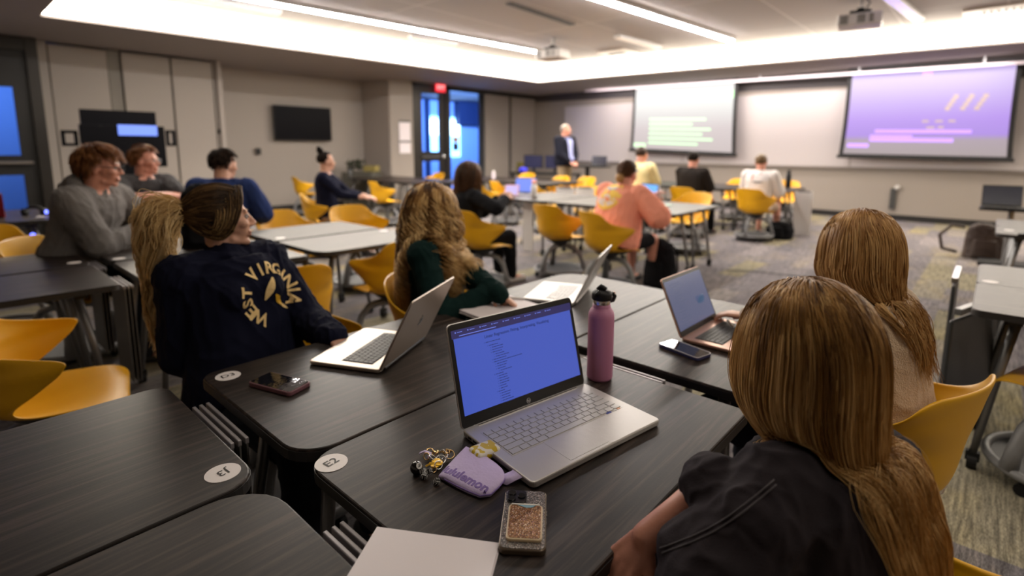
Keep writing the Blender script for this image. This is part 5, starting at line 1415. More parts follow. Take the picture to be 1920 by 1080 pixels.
def hp_extra(t, lid, s, Q, Wd, D, lh, th):
    dk = mat('page_text', (.0, .0, .0), .6, emit=(.03, .05, .22), estr=.5); nav = mat('browser_bar', (.0, .0, .0), .5, emit=(.035, .03, .14), estr=.6)
    lt = mat('tab_icons', (0, 0, 0), .5, emit=(.16, .22, .8), estr=.9)
    x0, x1, z1 = -Wd / 2 + .014, Wd / 2 - .014, lh - .016
    MB().quad(*[Q @ Vector(v) for v in ((x0 - .006, z1 - .020, .0016), (x1 + .006, z1 - .020, .0016), (x1 + .006, z1, .0016), (x0 - .006, z1, .0016))]).obj('browser_bar', nav, s)
    ic = MB(); rr = random.Random(2)
    for k in range(9): ic.box((x0 + .006 + k * .036, z1 - .006, .002), (.0028, .0028, .0004), M=Q); ic.box((x0 + .018 + k * .036, z1 - .006, .002), (.014, .0012, .0004), M=Q)
    ic.box((x0 + .07, z1 - .015, .002), (.11, .0016, .0004), M=Q); ic.obj('tab_marks', lt, s)
    me = text_mesh('Linear Regression: Fitting, Interpreting, Visualizing', .0106, bold=.00018, align='LEFT'); me.materials.clear(); me.materials.append(dk)
    o = bpy.data.objects.new('page_title', me); C.objects.link(o); o.parent = s; o.matrix_basis = Q @ Matrix.Translation((-.105, z1 - .033, .002))
    ln = MB(); z = z1 - .047; ind = [0, .006, .012, .012, .012, .018, .018, .012, .012, .018, .018, .018, .024, .012, .018, .018, .018, .018, .018, .018, .012, .018, .018, .018, .018, .024]
    for k, i in enumerate(ind):
        w = rr.uniform(.018, .042) if k != 8 else .085
        ln.box((-.103 + i * 1.3 - .004, z, .002), (.0014, .0014, .0003), M=Q)
        xx = -.103 + i * 1.3
        while w > 0:
            q = rr.uniform(.003, .009); ln.box((xx + q / 2, z, .002), (q, .0016, .0003), M=Q); xx += q + .0012; w -= q + .0012
        z -= .0061 if k else .009
    ln.obj('page_lines', dk, s)
    lg = MB(); lg.tube([Q @ Vector((.0062 * math.cos(2 * PI * k / 20), .0125 + .0062 * math.sin(2 * PI * k / 20), .0014)) for k in range(20)], .0007, 6, closed=True); lo = lg.obj('round_logo', CHROME, lid)
    me = text_mesh('hp', .0095, bold=.0002); me.materials.append(CHROME); o = bpy.data.objects.new('logo_letters', me); C.objects.link(o); o.parent = lo; o.matrix_basis = Q @ Matrix.Translation((0, .0128, .0017))
    MB().ell(Q @ Vector((0, lh - .008, .001)), (.0016,) * 3).obj('webcam', BEZ, lid)
    MB().box((0, -.010, th + .0009), (Wd * .80, .0045, .0016)).obj('hinge_strip', mat('bright_strip', (.8, .76, .73), .15, .9), t)
    for nm, x, w, c in (('blue_sticker', .128, .017, (.01, .03, .30)), ('white_sticker', .152, .012, (.6, .6, .58)), ('orange_sticker', .1645, .010, (.7, .28, .12))):
        MB().box((x, -D * .60, th + .0006), (w, .014, .0004)).obj(nm, mat(nm, c, .35), t)
    pr = MB()
    for y, w in ((-.035, .012), (-.055, .014), (-.075, .014), (-.10, .02)): pr.box((-Wd / 2 - .0003, y, .009), (.001, w, .005))
    pr.obj('side_ports', BLACKP, t)
HPS = lit('page_screen', (.10, .175, .86), .47)
nn, ll, b = nodes(HPS); b.inputs['Coat Weight'].default_value = .0
laptop('open silver laptop on the E2 table showing a blue-lit page', (at(991, 758, .755).x, at(991, 758, .755).y), 80.4, 15, .410, .258, SILV, SILV, SILK, HPS, kb=(.86, .44), bez=.0125, extra=hp_extra, lidh=.248)
a, b_ = at(796, 627, .755), at(713, 691, .755); m_ = (a + b_) / 2
laptop('champagne laptop with its back to the camera before the navy sweatshirt person', (m_.x, m_.y), math.degrees(math.atan2((b_ - a).y, (b_ - a).x)), 27, .325, .245, CHAMP, CHAMP, DKEY, lit('lit_screen_a', (.4, .45, .6), .6), extra=leaf_logo, lidh=.250, th=.014)
laptop('silver laptop turned away near the curly-haired person', tuple(at(1091, 548, .76))[:2], -68, 26, .325, .23, SILV, SILV, SILK, lit('lit_screen_b', (.4, .45, .6), .6), extra=leaf_logo, lidh=.236, th=.014, z=TH + .0)
def rose_extra(t, lid, s, Q, Wd, D, lh, th):
    m = mat('page_bars', (0, 0, 0), .5, emit=(.07, .09, .17), estr=.7); mb = MB(); rr = random.Random(8)
    for k in range(15): mb.box((-Wd * .36 + rr.uniform(.0, .012) + .03, lh - .03 - k * .0115, .002), (rr.uniform(.03, .09), .0016, .0003), M=Q)
    mb.obj('page_lines', m, s)
    MB().ell(Q @ Vector((.075, lh * .42, .0018)), (.030, .004, .024)).obj('page_picture', mat('teal_picture', (0, 0, 0), .5, emit=(.05, .10, .19), estr=.8), s)
a, b_ = at(1276, 632, .755), at(1345, 594, .755); m_ = (a + b_) / 2
laptop('rose gold laptop open beside the navy-cased phone', (m_.x, m_.y), 89.5, 24, .318, .222, ROSE, ROSE, DKEY, lit('lit_screen_c', (.155, .175, .31), .5), extra=rose_extra, lidh=.216, th=.013)

# bottle --------------------------------------------------------------------
PINK = mat('pink_powder_coat', (.50, .20, .34), .5, bump=(700, .12))
p = at(1124, 708, TH)
bt = thing('water_bottle', 'pink insulated water bottle with black lid beside the blue-screened laptop', 'water bottle', (p.x, p.y, TH))
MB().lathe((0, 0, 0), [(.033, 0), (.0365, .004), (.0375, .01), (.0375, .188), (.0365, .198), (.032, .209), (.0265, .215), (.0255, .218), (.0255, .226)], 40).obj('body', PINK, bt, smooth=True)
MB().lathe((0, 0, 0), [(.0242, .225), (.0246, .227), (.0246, .238), (.0242, .239)], 32).obj('steel_neck', CHROME, bt, smooth=True)
lid_ = MB().lathe((0, 0, 0), [(.024, .238), (.0285, .240), (.0292, .246), (.0292, .256), (.027, .262), (.019, .267), (.008, .268)], 32).obj('lid', BLACKP, bt, smooth=True)
MB().tube([(-.012, 0, .266), (-.002, 0, .276), (.012, 0, .270)], [.008, .0085, .007], 12).obj('spout', BLACKP, lid_, smooth=True)
MB().tube([(0, -.029, .252), (.0, -.034, .258), (.004, -.02, .268)], .004, 8).obj('carry_loop', BLACKP, lid_, smooth=True)
lp = MB().tube([(.018, .026, .256), (.022, .034, .246), (.016, .036, .232), (.008, .034, .226)], [.005, .006, .006, .004], 8).obj('strap', BLACKP, lid_, smooth=True)
MB().cyl((.020, .031, .254), .005, .004, 12, ax='y').obj('rivet', mat('rose_rivet', (.7, .45, .38), .3, .8), lid_)

# phones --------------------------------------------------------------------
def phone(label, c, ang, w, l, casem, facem, z=TH, th=.011, extra=None, camera=False, r=.011):
    t = thing('phone', label, 'phone', (c.x, c.y, z), ang)
    MB().prism(rrect(w, l, r, 6), .0, th).obj('case', casem, t, bevel=.0025)
    if facem: MB().prism(rrect(w - .007, l - .007, r - .003, 6), th, th + .0005).obj('screen', facem, t)
    if extra: extra(t, w, l, th)
    return t
a, b_, c_, d_ = at(467, 716, .75), at(504, 699, .75), at(581, 717, .75), at(546, 738, .75)
cc_ = (a + b_ + c_ + d_) / 4; L_ = ((c_ - b_) + (d_ - a)) / 2
GLS = mat('phone_glass', (.008, .008, .010), .03, spec=1.0)
phone('phone face up in a mauve case beside the D3 sticker', cc_, math.atan2(L_.y, L_.x) - PI / 2, .080, .162, mat('mauve_case', (.20, .085, .105), .5), GLS, th=.0125)
a, b_, c_, d_ = at(1236, 648, .75), at(1262, 634, .75), at(1330, 660, .75), at(1308, 674, .75)
cc_ = (a + b_ + c_ + d_) / 4; L_ = ((c_ - b_) + (d_ - a)) / 2
def rim(t, w, l, th): 
    MB().tube([(x, y, th + .0003) for x, y in rrect(w - .002, l - .002, .011, 5)], .0013, 6, closed=True).obj('clear_rim', mat('clear_rim', (.6, .58, .62), .2), t, smooth=True)
phone('phone in a navy and clear case in front of the rose gold laptop', cc_, math.atan2(L_.y, L_.x) - PI / 2, .078, .16, mat('navy_case', (.05, .055, .16), .35), mat('phone_glass', (0, 0, 0)), extra=rim)
def glitter(name, stops, scale):
    m = mat(name, (.4, .35, .3), .3, .5); nn, ll, b = nodes(m)
    tc = nn.new('ShaderNodeTexCoord'); vo = nn.new('ShaderNodeTexVoronoi'); vo.inputs['Scale'].default_value = scale
    ll.new(tc.outputs['Object'], vo.inputs['Vector']); sp = nn.new('ShaderNodeSeparateColor'); ll.new(vo.outputs['Color'], sp.inputs[0]); r = ramp(nn, stops); r.color_ramp.interpolation = 'CONSTANT'
    ll.new(sp.outputs[0], r.inputs[0]); ll.new(r.outputs[0], b.inputs['Base Color']); nm = nn.new('ShaderNodeBump'); nm.inputs['Strength'].default_value = .9; nm.inputs['Distance'].default_value = .002
    ll.new(vo.outputs['Color'], nm.inputs['Height']); ll.new(nm.outputs[0], b.inputs['Normal']); return m
GL1 = glitter('silver_glitter', [(0, (.10, .09, .085)), (.35, (.28, .25, .24)), (.6, (.16, .17, .16)), (.78, (.6, .55, .5)), (.9, (.4, .26, .2)), (.96, (.9, .85, .8))], 700)
GL2 = glitter('copper_glitter', [(0, (.12, .05, .02)), (.3, (.36, .17, .06)), (.6, (.22, .10, .05)), (.75, (.6, .33, .13)), (.86, (.5, .25, .22)), (.94, (.95, .8, .6))], 700)
def glit(t, w, l, th):
    MB().prism(rrect(w - .006, l - .006, .010, 6), th, th + .0006).obj('back_panel', GL1, t)
    cam_ = MB().prism(rrect(.038, .036, .008, 5, -w / 2 + .0235, l / 2 - .0225), th, th + .0025).obj('camera_block', mat('camera_black', (.015, .013, .018), .25), t, bevel=.001)
    for x, y in ((-.009, .008), (-.009, -.009), (.009, 0)): MB().cyl((-w / 2 + .0235 + x, l / 2 - .0225 + y, th + .0035), .0075, .003, 20).obj('camera_lens', mat('lens_glass', (.004, .006, .01), .05), cam_, smooth=False, bevel=.0006)
    wl = MB().prism(rrect(.062, .090, .008, 6, .002, -.016), th, th + .0055).obj('card_wallet', mat('wallet_rim', (.62, .48, .30), .35), t, bevel=.0015)
    MB().prism(rrect(.056, .083, .006, 6, .002, -.016), th + .0054, th + .0062).obj('wallet_front', GL2, wl)
    MB().prism([(-.024, .026), (.028, .026), (.028, .029), (-.024, .029)], th + .002, th + .0068).obj('white_card', mat('card_white', (.75, .72, .66), .4), wl)
    MB().prism([(-.014, .0255), (.020, .0255), (.014, .020), (.004, .018), (-.006, .022)], th + .006, th + .0066).obj('blue_card', mat('card_blue', (.22, .40, .50), .4), wl)
    for y in (.02, .0): MB().box((w / 2, y, th * .5), (.002, .012, .004)).obj('side_button', GL1, t)
a, b_, c_, d_ = at(946, 916, .752), at(1027, 918, .752), at(1022, 1036, .752), at(935, 1030, .752)
cc_ = (a + b_ + c_ + d_) / 4; L_ = ((b_ - c_) + (a - d_)) / 2
phone('phone face down in a silver glitter case with a copper glitter card wallet', cc_, math.atan2(L_.y, L_.x) - PI / 2, .080, .156, mat('glitter_edge', (.11, .08, .055), .25, .4), None, extra=glit, th=.0115)

# pouch, earbud case, keys -----------------------------------------------
LILAC = mat('lilac_nylon', (.56, .46, .74), .6, bump=(120, .12))
LIL2 = mat('deep_lilac', (.20, .125, .40), .6)
def P3(px, py, z=TH + .006): return at(px, py, z)
corn = [P3(873, 839), P3(926, 866), P3(948, 889), P3(944, 906), P3(912, 935), P3(866, 917), P3(822, 893)]
c0 = sum(corn, Vector()) / len(corn)
po = thing('pouch', 'lilac zip pouch with purple lettering beside the laptop', 'pouch', (c0.x, c0.y, TH))
cl_ = [Vector((v.x - c0.x, v.y - c0.y)) for v in corn]
def smooth_poly(P, it=2):
    for _ in range(it):
        Q = []
        for i in range(len(P)): a, b = P[i], P[(i + 1) % len(P)]; Q += [a * .75 + b * .25, a * .25 + b * .75]
        P = Q
    return P
sp_ = smooth_poly(cl_[:1] * 2 + cl_[1:2] + cl_[2:6] + cl_[6:] * 2, 1); pm = MB(); rings = []
for s_, z in ((.97, .0005), (1.0, .004), (1.0, .008), (.965, .0115), (.82, .0145), (.45, .0165), (.08, .017)): rings.append([(p.x * s_, p.y * s_, z + .0008 * math.sin(p.x * 140 + p.y * 90)) for p in sp_])
n_ = len(sp_); pm.add([v for r in rings for v in r], [tuple(range(n_))[::-1]] + [(i * n_ + k, i * n_ + (k + 1) % n_, (i + 1) * n_ + (k + 1) % n_, (i + 1) * n_ + k) for i in range(len(rings) - 1) for k in range(n_)] + [tuple(range((len(rings) - 1) * n_, len(rings) * n_))])
pbody = pm.obj('body', LILAC, po, smooth=True)
MB().tube([(p.x * 1.0, p.y * 1.0, .0068) for p in sp_[2:14]], .0016, 6).obj('zip', LIL2, po, smooth=True)
a, b_ = P3(832, 884), P3(915, 925); dirx = (b_ - a); ang = math.atan2(dirx.y, dirx.x)
me = text_mesh('lululemon', .030, bold=.0009, align='LEFT', ext=.0009); me.materials.append(LIL2)
wid = max(v.co.x for v in me.vertices); scl = dirx.length / wid
for v in me.vertices: v.co.x *= scl
o = bpy.data.objects.new('lettering', me); C.objects.link(o); o.parent = po; o.location = (a.x - c0.x, a.y - c0.y, .0172); o.rotation_euler = (0, 0, ang)
def onto_pouch():
    bm = bmesh.new(); bm.from_mesh(pbody.data); bv = BVHTree.FromBMesh(bm); bm.free()
    M = Matrix.Translation(o.location) @ Matrix.Rotation(ang, 4, 'Z'); Mi = M.inverted()
    for v in me.vertices:
        p = M @ v.co; r = bv.ray_cast(Vector((p.x, p.y, .1)), Vector((0, 0, -1)))
        if r[0] is not None: p.z = r[0].z + (.0007 if v.co.z > 0 else .0002); v.co = Mi @ p
bm = bmesh.new(); bm.from_mesh(me); bmesh.ops.subdivide_edges(bm, edges=[e for e in bm.edges if e.calc_length() > .004], cuts=2); bm.to_mesh(me); bm.free(); onto_pouch()
st_ = [P3(938, 902), P3(955, 898), P3(972, 893), P3(984, 884), P3(979, 880)]
sv = MB(); vs = []
for k, q in enumerate(st_):
    z = (.004, .010, .013, .012, .004)[k]; q = q - c0
    for dz in (0, 1): w = Vector((.010, .010)); vs.append((q.x - .016 + dz * .032, q.y - .004 + dz * .006, z))
sv.add(vs, [(2 * k, 2 * k + 1, 2 * k + 3, 2 * k + 2) for k in range(4)]); so = sv.obj('wrist_strap', LILAC, po, smooth=True); sd = so.modifiers.new('t', 'SOLIDIFY'); sd.thickness = .002
# earbud case
def lemon():
    m = mat('lemon_print', (.7, .5, .02), .35); nn, ll, b = nodes(m); tc = nn.new('ShaderNodeTexCoord'); vo = nn.new('ShaderNodeTexNoise'); vo.inputs['Scale'].default_value = 75; vo.inputs['Detail'].default_value = 0
    ll.new(tc.outputs['Object'], vo.inputs['Vector']); r = ramp(nn, [(0, (.62, .44, .015)), (.50, (.80, .76, .68))]); r.color_ramp.interpolation = 'CONSTANT'; ll.new(vo.outputs[0], r.inputs[0]); ll.new(r.outputs[0], b.inputs['Base Color']); return m
q = at(909, 846, TH + .011)
ec = thing('earbud_case', 'small yellow and white patterned earbud case behind the pouch', 'earbud case', (q.x, q.y, TH), math.radians(78))
bm_ = MB(); bm_.box((0, 0, .0115), (.062, .046, .022)); e_ = bm_.obj('case', lemon(), ec, smooth=True); bv_ = e_.modifiers.new('b', 'BEVEL'); bv_.width = .0095; bv_.segments = 5
MB().ell((.0, -.020, .009), (.004, .0015, .002)).obj('clasp', BLACKP, ec)
# keys and charms
k0 = at(815, 862, TH + .004)
kc = thing('keychain', 'bunch of keys and charms with a black number 9 ball charm', 'keychain', (k0.x, k0.y, TH))
def K(px, py, z=.006): v = at(px, py, TH + z); return Vector((v.x - k0.x, v.y - k0.y, z))
GOLDM = mat('gold_metal', (.72, .50, .24), .25, 1.0)
def ringm(c, r, m, tilt=(0, 0), w=.0013, nm='key_ring'):
    Rm = Euler((tilt[0], tilt[1], 0)).to_matrix()
    return MB().tube([c + Rm @ Vector((r * math.cos(2 * PI * k / 22), r * math.sin(2 * PI * k / 22), 0)) for k in range(22)], w, 7, closed=True).obj(nm, m, kc, smooth=True)
ringm(K(826, 862, .007), .011, CHROME, (.3, .2)); ringm(K(829, 852, .010), .009, CHROME, (.9, .3)); ringm(K(816, 850, .009), .008, GOLDM, (.5, -.5)); ringm(K(838, 849, .010), .007, GOLDM, (1.0, .1))
ringm(K(822, 872, .010), .008, CHROME, (.2, .9)); ringm(K(834, 858, .012), .009, CHROME, (.4, -.6)); ringm(K(812, 858, .011), .009, CHROME, (-.5, .3)); ringm(K(843, 852, .008), .010, GOLDM, (.3, .5)); ringm(K(800, 856, .009), .007, GOLDM, (1.1, .6)); ringm(K(813, 880, .009), .006, GOLDM, (.2, 1.1)); ringm(K(806, 846, .008), .007, GOLDM, (.2, .4))
MB().tube([K(845, 846, .010), K(836, 851, .012), K(828, 846, .012), K(819, 850, .010), K(812, 846, .009)], [.003, .0035, .003, .0035, .003], 8).obj('clip', GOLDM, kc, smooth=True)
MB().tube([K(787, 850, .006), K(796, 846, .012), K(806, 850, .008), K(804, 860, .005)], .0045, 8, flat=.35).obj('lilac_tag', LILAC, kc, smooth=True)
for nm, a, b_ in (('key', K(798, 874, .004), K(818, 864, .010)), ('key', K(797, 888, .003), K(816, 872, .010)), ('key', K(805, 868, .012), K(822, 868, .012))):
    ko = MB(); ko.tube([a, b_], [.0034, .0034], 4, flat=.5); ko.ell(b_, (.010, .010, .002)); ko.box(a * .7 + b_ * .3 + Vector((.001, .001, 0)), (.004, .004, .0015)); ko.obj(nm, mat('yellow_key', (.72, .42, .03), .35, .6), kc)
ball = MB().ell(K(781, 877, .0125), (.0135,) * 3, 24, 16).obj('ball_charm', mat('black_ball', (.008, .008, .008), .12, coat=.5), kc, smooth=True)
bc = K(781, 877, .0125); cd = (Vector((0, 0, CAM_H)) - (Vector((k0.x, k0.y, TH)) + bc)).normalized(); cd = (cd + Vector((.1, .45, .15))).normalized()
Qb = cd.to_track_quat('Z', 'Y').to_matrix().to_4x4(); Qb.translation = bc + cd * .0129
MB().prism([(.0062 * math.cos(2 * PI * k / 24), .0062 * math.sin(2 * PI * k / 24)) for k in range(24)], -.003, .0006, M=Qb).obj('number_disc', WHITE, ball)
me = text_mesh('9', .0105, bold=.0003); me.materials.append(INK); o = bpy.data.objects.new('number', me); C.objects.link(o); o.parent = ball; o.matrix_basis = Matrix.Translation(cd * .0008) @ Qb @ Matrix.Rotation(math.radians(-50), 4, 'Z')
for c, e in ((K(796, 892, .007), .3), (K(819, 903, .0065), .6), (K(805, 884, .012), 1.0), (K(793, 884, .010), .8)):
    Md = Matrix.Translation(c) @ Euler((e, e * .7, e * 2)).to_matrix().to_4x4(); dd = MB().box((0, 0, 0), (.0105,) * 3, M=Md).obj('dice_charm', mat('dice_black', (.012, .012, .012), .3), kc, bevel=.0012)
    pp = MB()
    for ax in range(3):
        for sg in (-1, 1):
            for u in (-.0028, 0, .0028):
                for v in (-.0028, .0028):
                    cpt = [0, 0, 0]; cpt[ax] = sg * .0053; cpt[(ax + 1) % 3] = u; cpt[(ax + 2) % 3] = v; pp.box(cpt, (.0014,) * 3, M=Md)
    pp.obj('pips', WHITE, dd)

# paper and notebook ---------------------------------------------------------
pc = [at(707, 989, TH + .002), at(939, 1020, TH + .002), at(930, 1140, TH + .002), at(610, 1115, TH + .002)]
sh = thing('paper_sheets', 'stack of white paper at the bottom edge below the glitter phone', 'paper', (pc[1].x, pc[1].y, TH))
L3 = (pc[0] - pc[1]).normalized(); N3 = Vector((-L3.y, L3.x, 0)); w3 = (pc[0] - pc[1]).length
for k in range(3):
    z = .0004 + k * .0012
    MB().add([Vector((0, 0, z)) + L3 * (k * .0015), Vector((0, 0, z)) + L3 * (.2794 if w3 > .25 else w3), Vector((0, 0, z)) + L3 * w3 + N3 * .216, Vector((0, 0, z)) + N3 * .216] , [(0, 1, 2, 3)]).obj('sheet', PAPER, sh).modifiers.new('t', 'SOLIDIFY').thickness = .0009
nb = [at(837, 572, TH + .012), at(939, 548, TH + .012), at(1040, 566, TH + .012), at(903, 604, TH + .012)]
nbk = thing('notebook', 'open white notebook behind the blue-screened laptop', 'notebook', (nb[0].x, nb[0].y, TH))
u_ = (nb[1] - nb[0]).normalized(); v_ = Vector((u_.y, -u_.x, 0))
def slab(name, o_, u, v, a, b, z0, z1, m, par): return MB().add([o_ + Vector((0, 0, z)) + p for z in (z0, z1) for p in (Vector(), u * a, u * a + v * b, v * b)], [(3, 2, 1, 0), (4, 5, 6, 7), (0, 1, 5, 4), (1, 2, 6, 5), (2, 3, 7, 6), (3, 0, 4, 7)]).obj(name, m, par, bevel=.002)
O_ = Vector()
slab('pages', O_, u_, v_, .30, .42, .003, .013, mat('notebook_page', (.66, .60, .62), .7), nbk); slab('cover', O_ - u_ * .003 - v_ * .003, u_, v_, .306, .426, .0, .003, mat('notebook_cover', (.5, .46, .46), .6), nbk)
pn = thing('pen', 'black-capped white pen lying on the open notebook', 'pen', tuple(at(927, 558, TH + .013)))
a, b_ = at(927, 558, TH + .017), at(985, 562, TH + .017); d0 = b_ - a
MB().tube([Vector((0, 0, .0042)), d0 * .28 + Vector((0, 0, .0042))], .0048, 10).obj('cap', BLACKP, pn, smooth=True); MB().tube([d0 * .28 + Vector((0, 0, .0042)), d0 * .95 + Vector((0, 0, .0042)), d0 + Vector((0, 0, .0042))], [.0042, .004, .001], 10).obj('barrel', WHITE, pn, smooth=True)
# pen in the cream sweater person's hand
a, b_ = at(1364, 600, .80), at(1374, 612, .77); pw = thing('pen', 'white pen held over the rose gold keyboard', 'pen', tuple(a))
MB().tube([Vector(), b_ - a], .005, 8).obj('barrel', WHITE, pw, smooth=True)
# watch of the nearest person
P_ = dep(1308, 886, .885); wt_ = thing('wristwatch', 'black wristband with a gold buckle at the table edge', 'wristwatch', tuple(P_))
ax_ = (dep(1345, 878, .90) - dep(1290, 890, .88)).normalized()
MB().tube([ax_ * -.02, ax_ * .025], .0085, 10, flat=.8).obj('band', BLACKP, wt_, smooth=True); MB().tube([ax_ * .004 + Vector((.004, -.006, .004)), ax_ * .02 + Vector((.004, -.006, .004))], .0035, 8).obj('buckle', GOLDM, wt_, smooth=True)

# ================================================================== MIDDLE AND FAR THINGS
def open_laptop_far(label, px, py, ang, tilt, w, col, st, body=SILV, z=TH):
    p = at(px, py, z); return laptop(label, (p.x, p.y), ang, tilt, w, w * .68, body, body, DKEY, lit('far_screen_%d' % px, col, st), z=z)
open_laptop_far('open laptop with a blue screen on the middle group table', 984, 364, 12, 12, .36, (.20, .30, .95), .9)
q = at(958, 368, TH); t = thing('tablet', 'pink-cased tablet held up by the black-sweater person', 'tablet', (q.x, q.y, TH), .3)
Mt = Matrix.Rotation(-.35, 4, 'X'); MB().box((0, 0, .09), (.22, .012, .16), M=Mt).obj('case', mat('pink_case', (.75, .40, .42), .6), t, bevel=.006); MB().box((0, -.007, .09), (.19, .002, .13), M=Mt).obj('screen', lit('tablet_screen', (.62, .5, .95), .85), t)
def bottle(label, px, py, z, h, r, m, capm, cap_h=.04, n=20):
    p = at(px, py, z) if px > 0 else Vector((px, py, z)); t = thing('water_bottle', label, 'water bottle', (p.x, p.y, z))
    MB().lathe((0, 0, 0), [(r * .9, 0), (r, .01), (r, h * .8), (r * .8, h * .88), (r * .62, h * .92), (r * .62, h)], n).obj('body', m, t, smooth=True)
    MB().lathe((0, 0, 0), [(r * .7, h), (r * .75, h + .005), (r * .75, h + cap_h), (r * .5, h + cap_h + .006)], n).obj('cap', capm, t, smooth=True); return t
bottle('white bottle with a peach cap on the middle group table', 1001, 370, TH, .19, .042, WHITE, mat('peach_cap', (.8, .35, .28), .5), .05)
bottle('black bottle on the table right of the white tee person', 1477, 352, TH, .27, .045, BLACKP, BLACKP)
bottle('navy bottle on the back left table', 694, 331, TH, .19, .045, mat('navy_bottle', (.01, .03, .15), .4), BLACKP, .02)
bottle('clear bottle beside the peach tee person', 1233, 375, TH, .17, .035, mat('clear_plastic', (.62, .55, .6), .15), WHITE, .02)
bottle('clear bottle in front of the olive chair', -8.1, 8.35, TH, .17, .04, mat('clear_plastic', (0, 0, 0)), WHITE, .02)
bottle('dark bottle standing at the left end of the back left tables', -10.85, 6.5, TH, .2, .045, mat('grey_bottle', (.06, .06, .06), .4), BLACKP, .03)
p = at(1214, 376, TH); laptop('open laptop with bright blue screen before the peach tee person', (p.x, p.y), -22, 10, .33, .22, BLACKP, BLACKP, DKEY, lit('peach_laptop', (.16, .45, 1), 1.1))
p = at(1215, 383, TH + .001); tag(MB().box((0, 0, .004), (.30, .22, .008)).obj('open_book', mat('mint_page', (.45, .62, .52), .8), loc=(p.x + .12, p.y, TH), rz=-.1), 'mint green paper on the table beside the peach tee person', 'paper')
# backpacks
def backpack(label, x, y, rz, h, w, d, m, flop=0, z=0):
    t = thing('backpack', label, 'backpack', (x, y, z), rz)
    mb = MB(); sec = []
    for k in range(9):
        u = k / 8; a = w / 2 * (1 - .35 * max(0, u - .55) ** 1.2 * 2) ; b = d / 2 * (1.05 - .55 * u)
        if k == 8: a *= .55; b *= .5
        sec.append((Vector((.01 * math.sin(u * 4), flop * u * h, u * h * (1 if not flop else .8))), Matrix.Identity(3), a, b))
    loft(mb, sec, 20); o_ = organic(mb, 'body', m, None, .012, 3, (.008, 9, (1, 1, 1))); o_.parent = t
    pk = MB(); loft(pk, [(Vector((0, -d * .42, u * h * .5 + .03)), Matrix.Identity(3), w * .36 * (1 - .15 * u), d * .22 * (1 - .3 * u)) for u in (0, .3, .6, .9, 1)], 16); o_ = organic(pk, 'front_pocket', m, None, .012, 3, (.005, 12, (1, 1, 1))); o_.parent = t
    for s_ in (-1, 1): MB().tube([(s_ * w * .22, d * .25, h * .92), (s_ * w * .30, d * .5, h * .75), (s_ * w * .33, d * .55, h * .4), (s_ * w * .3, d * .4, h * .12)], .022, 8, flat=.3).obj('strap', m, t, smooth=True)
    MB().tube([(-.05, 0, h * .93), (-.04, 0, h), (.04, 0, h), (.05, 0, h * .93)], .010, 8).obj('top_handle', m, t, smooth=True)
    return t
q = at(1246, 545, 0); backpack('black backpack standing beside the peach tee person', q.x - .12, q.y + .12, -.3, .50, .36, .24, BLKC)
q = at(1455, 448, 0); backpack('black backpack slumped behind the white tee person', q.x, q.y + .1, -.2, .34, .42, .32, BLKC, .2)
q = at(1838, 487, 0); t = backpack('brown and black bag hanging by its loop at the right edge tables', q.x, q.y + .15, .2, .46, .40, .26, mat('brown_leather', (.035, .018, .012), .6))
MB().tube([(-.2, 0, .40), (-.34, -.02, .42), (-.46, -.03, .28), (-.42, -.03, .10), (-.26, 0, .06)], .022, 8).obj('shoulder_loop', mat('brown_leather', (0, 0, 0)), t, smooth=True)
# cable covers and scrap on the floor
for lab, pts in (('thin dark cord cover across the carpet behind the rose gold laptop', ((1362, 506), (1420, 509), (1532, 522))), ('short dark cord on the carpet by the right edge table', ((1742, 576), (1775, 583), (1800, 590)))):
    P = [at(x, y, .006) for x, y in pts]; o0 = P[0].copy(); o_ = MB().tube([v - o0 for v in P], .018 if 'cover' in lab else .01, 8, up=(0, 0, 1), flat=.3).obj('floor_cord', mat('cord_grey', (.06, .055, .055), .6), loc=o0, smooth=True); tag(o_, lab, 'cord')
q = at(1699, 1003, .003); tag(MB().box((0, 0, 0), (.03, .022, .003)).obj('paper_scrap', PAPER, loc=q, rz=.4), 'tiny scrap of white paper on the carpet behind the nearest chair', 'paper')

# display cart at the left wall ---------------------------------------------
ct = thing('display_cart', 'black rolling display stand with stacked monitors and a strip of blue screen', 'display stand', (-9.35, 1.72, 0), PI / 2 - .1)
def on_cart(px, py):
    d = RC.T @ np.array([(px - 960) / F_PX, (py - 429.4) / F_PX, 1.0]); t = (-9.35 + .0) / d[0]; return Vector((-9.35, d[1] * t, CAM_H + d[2] * t))
def cart_box(name, x0, y0, x1, y1, th, m, off=0, par=None):
    a, b_ = on_cart(x0, y0), on_cart(x1, y1); w = abs(b_.y - a.y); h = abs(a.z - b_.z); c = (a + b_) / 2; Mi = ct.matrix_basis.inverted(); L = Mi @ Vector((c.x, c.y, c.z))
    o = MB().box((L.x, -off - .0, L.z), (w, th, h)).obj(name, m, par or ct, bevel=.004); return o
bpy.context.view_layer.update(); ct.matrix_basis = Matrix.Translation((-9.35, 1.72, 0)) @ Matrix.Rotation(PI / 2, 4, 'Z')
DK = mat('cart_black', (.003, .003, .004), .5, spec=.05)
cart_box('top_monitor', 148, 204, 293, 240, .06, DK, .0); mm = cart_box('main_monitor', 146, 233, 311, 312, .08, DK, .05)
cart_box('blue_screen_strip', 217, 234, 292, 255, .006, lit('cart_screen', (.18, .30, 1), 1.15), .095, mm)
MB().box((0, 0, 0), (.01, .003, .01)).obj('screen_icon', INK, mm).location = (0, -.1, 1.7)
cart_box('lower_cabinet', 150, 300, 300, 420, .30, DK, -.05)
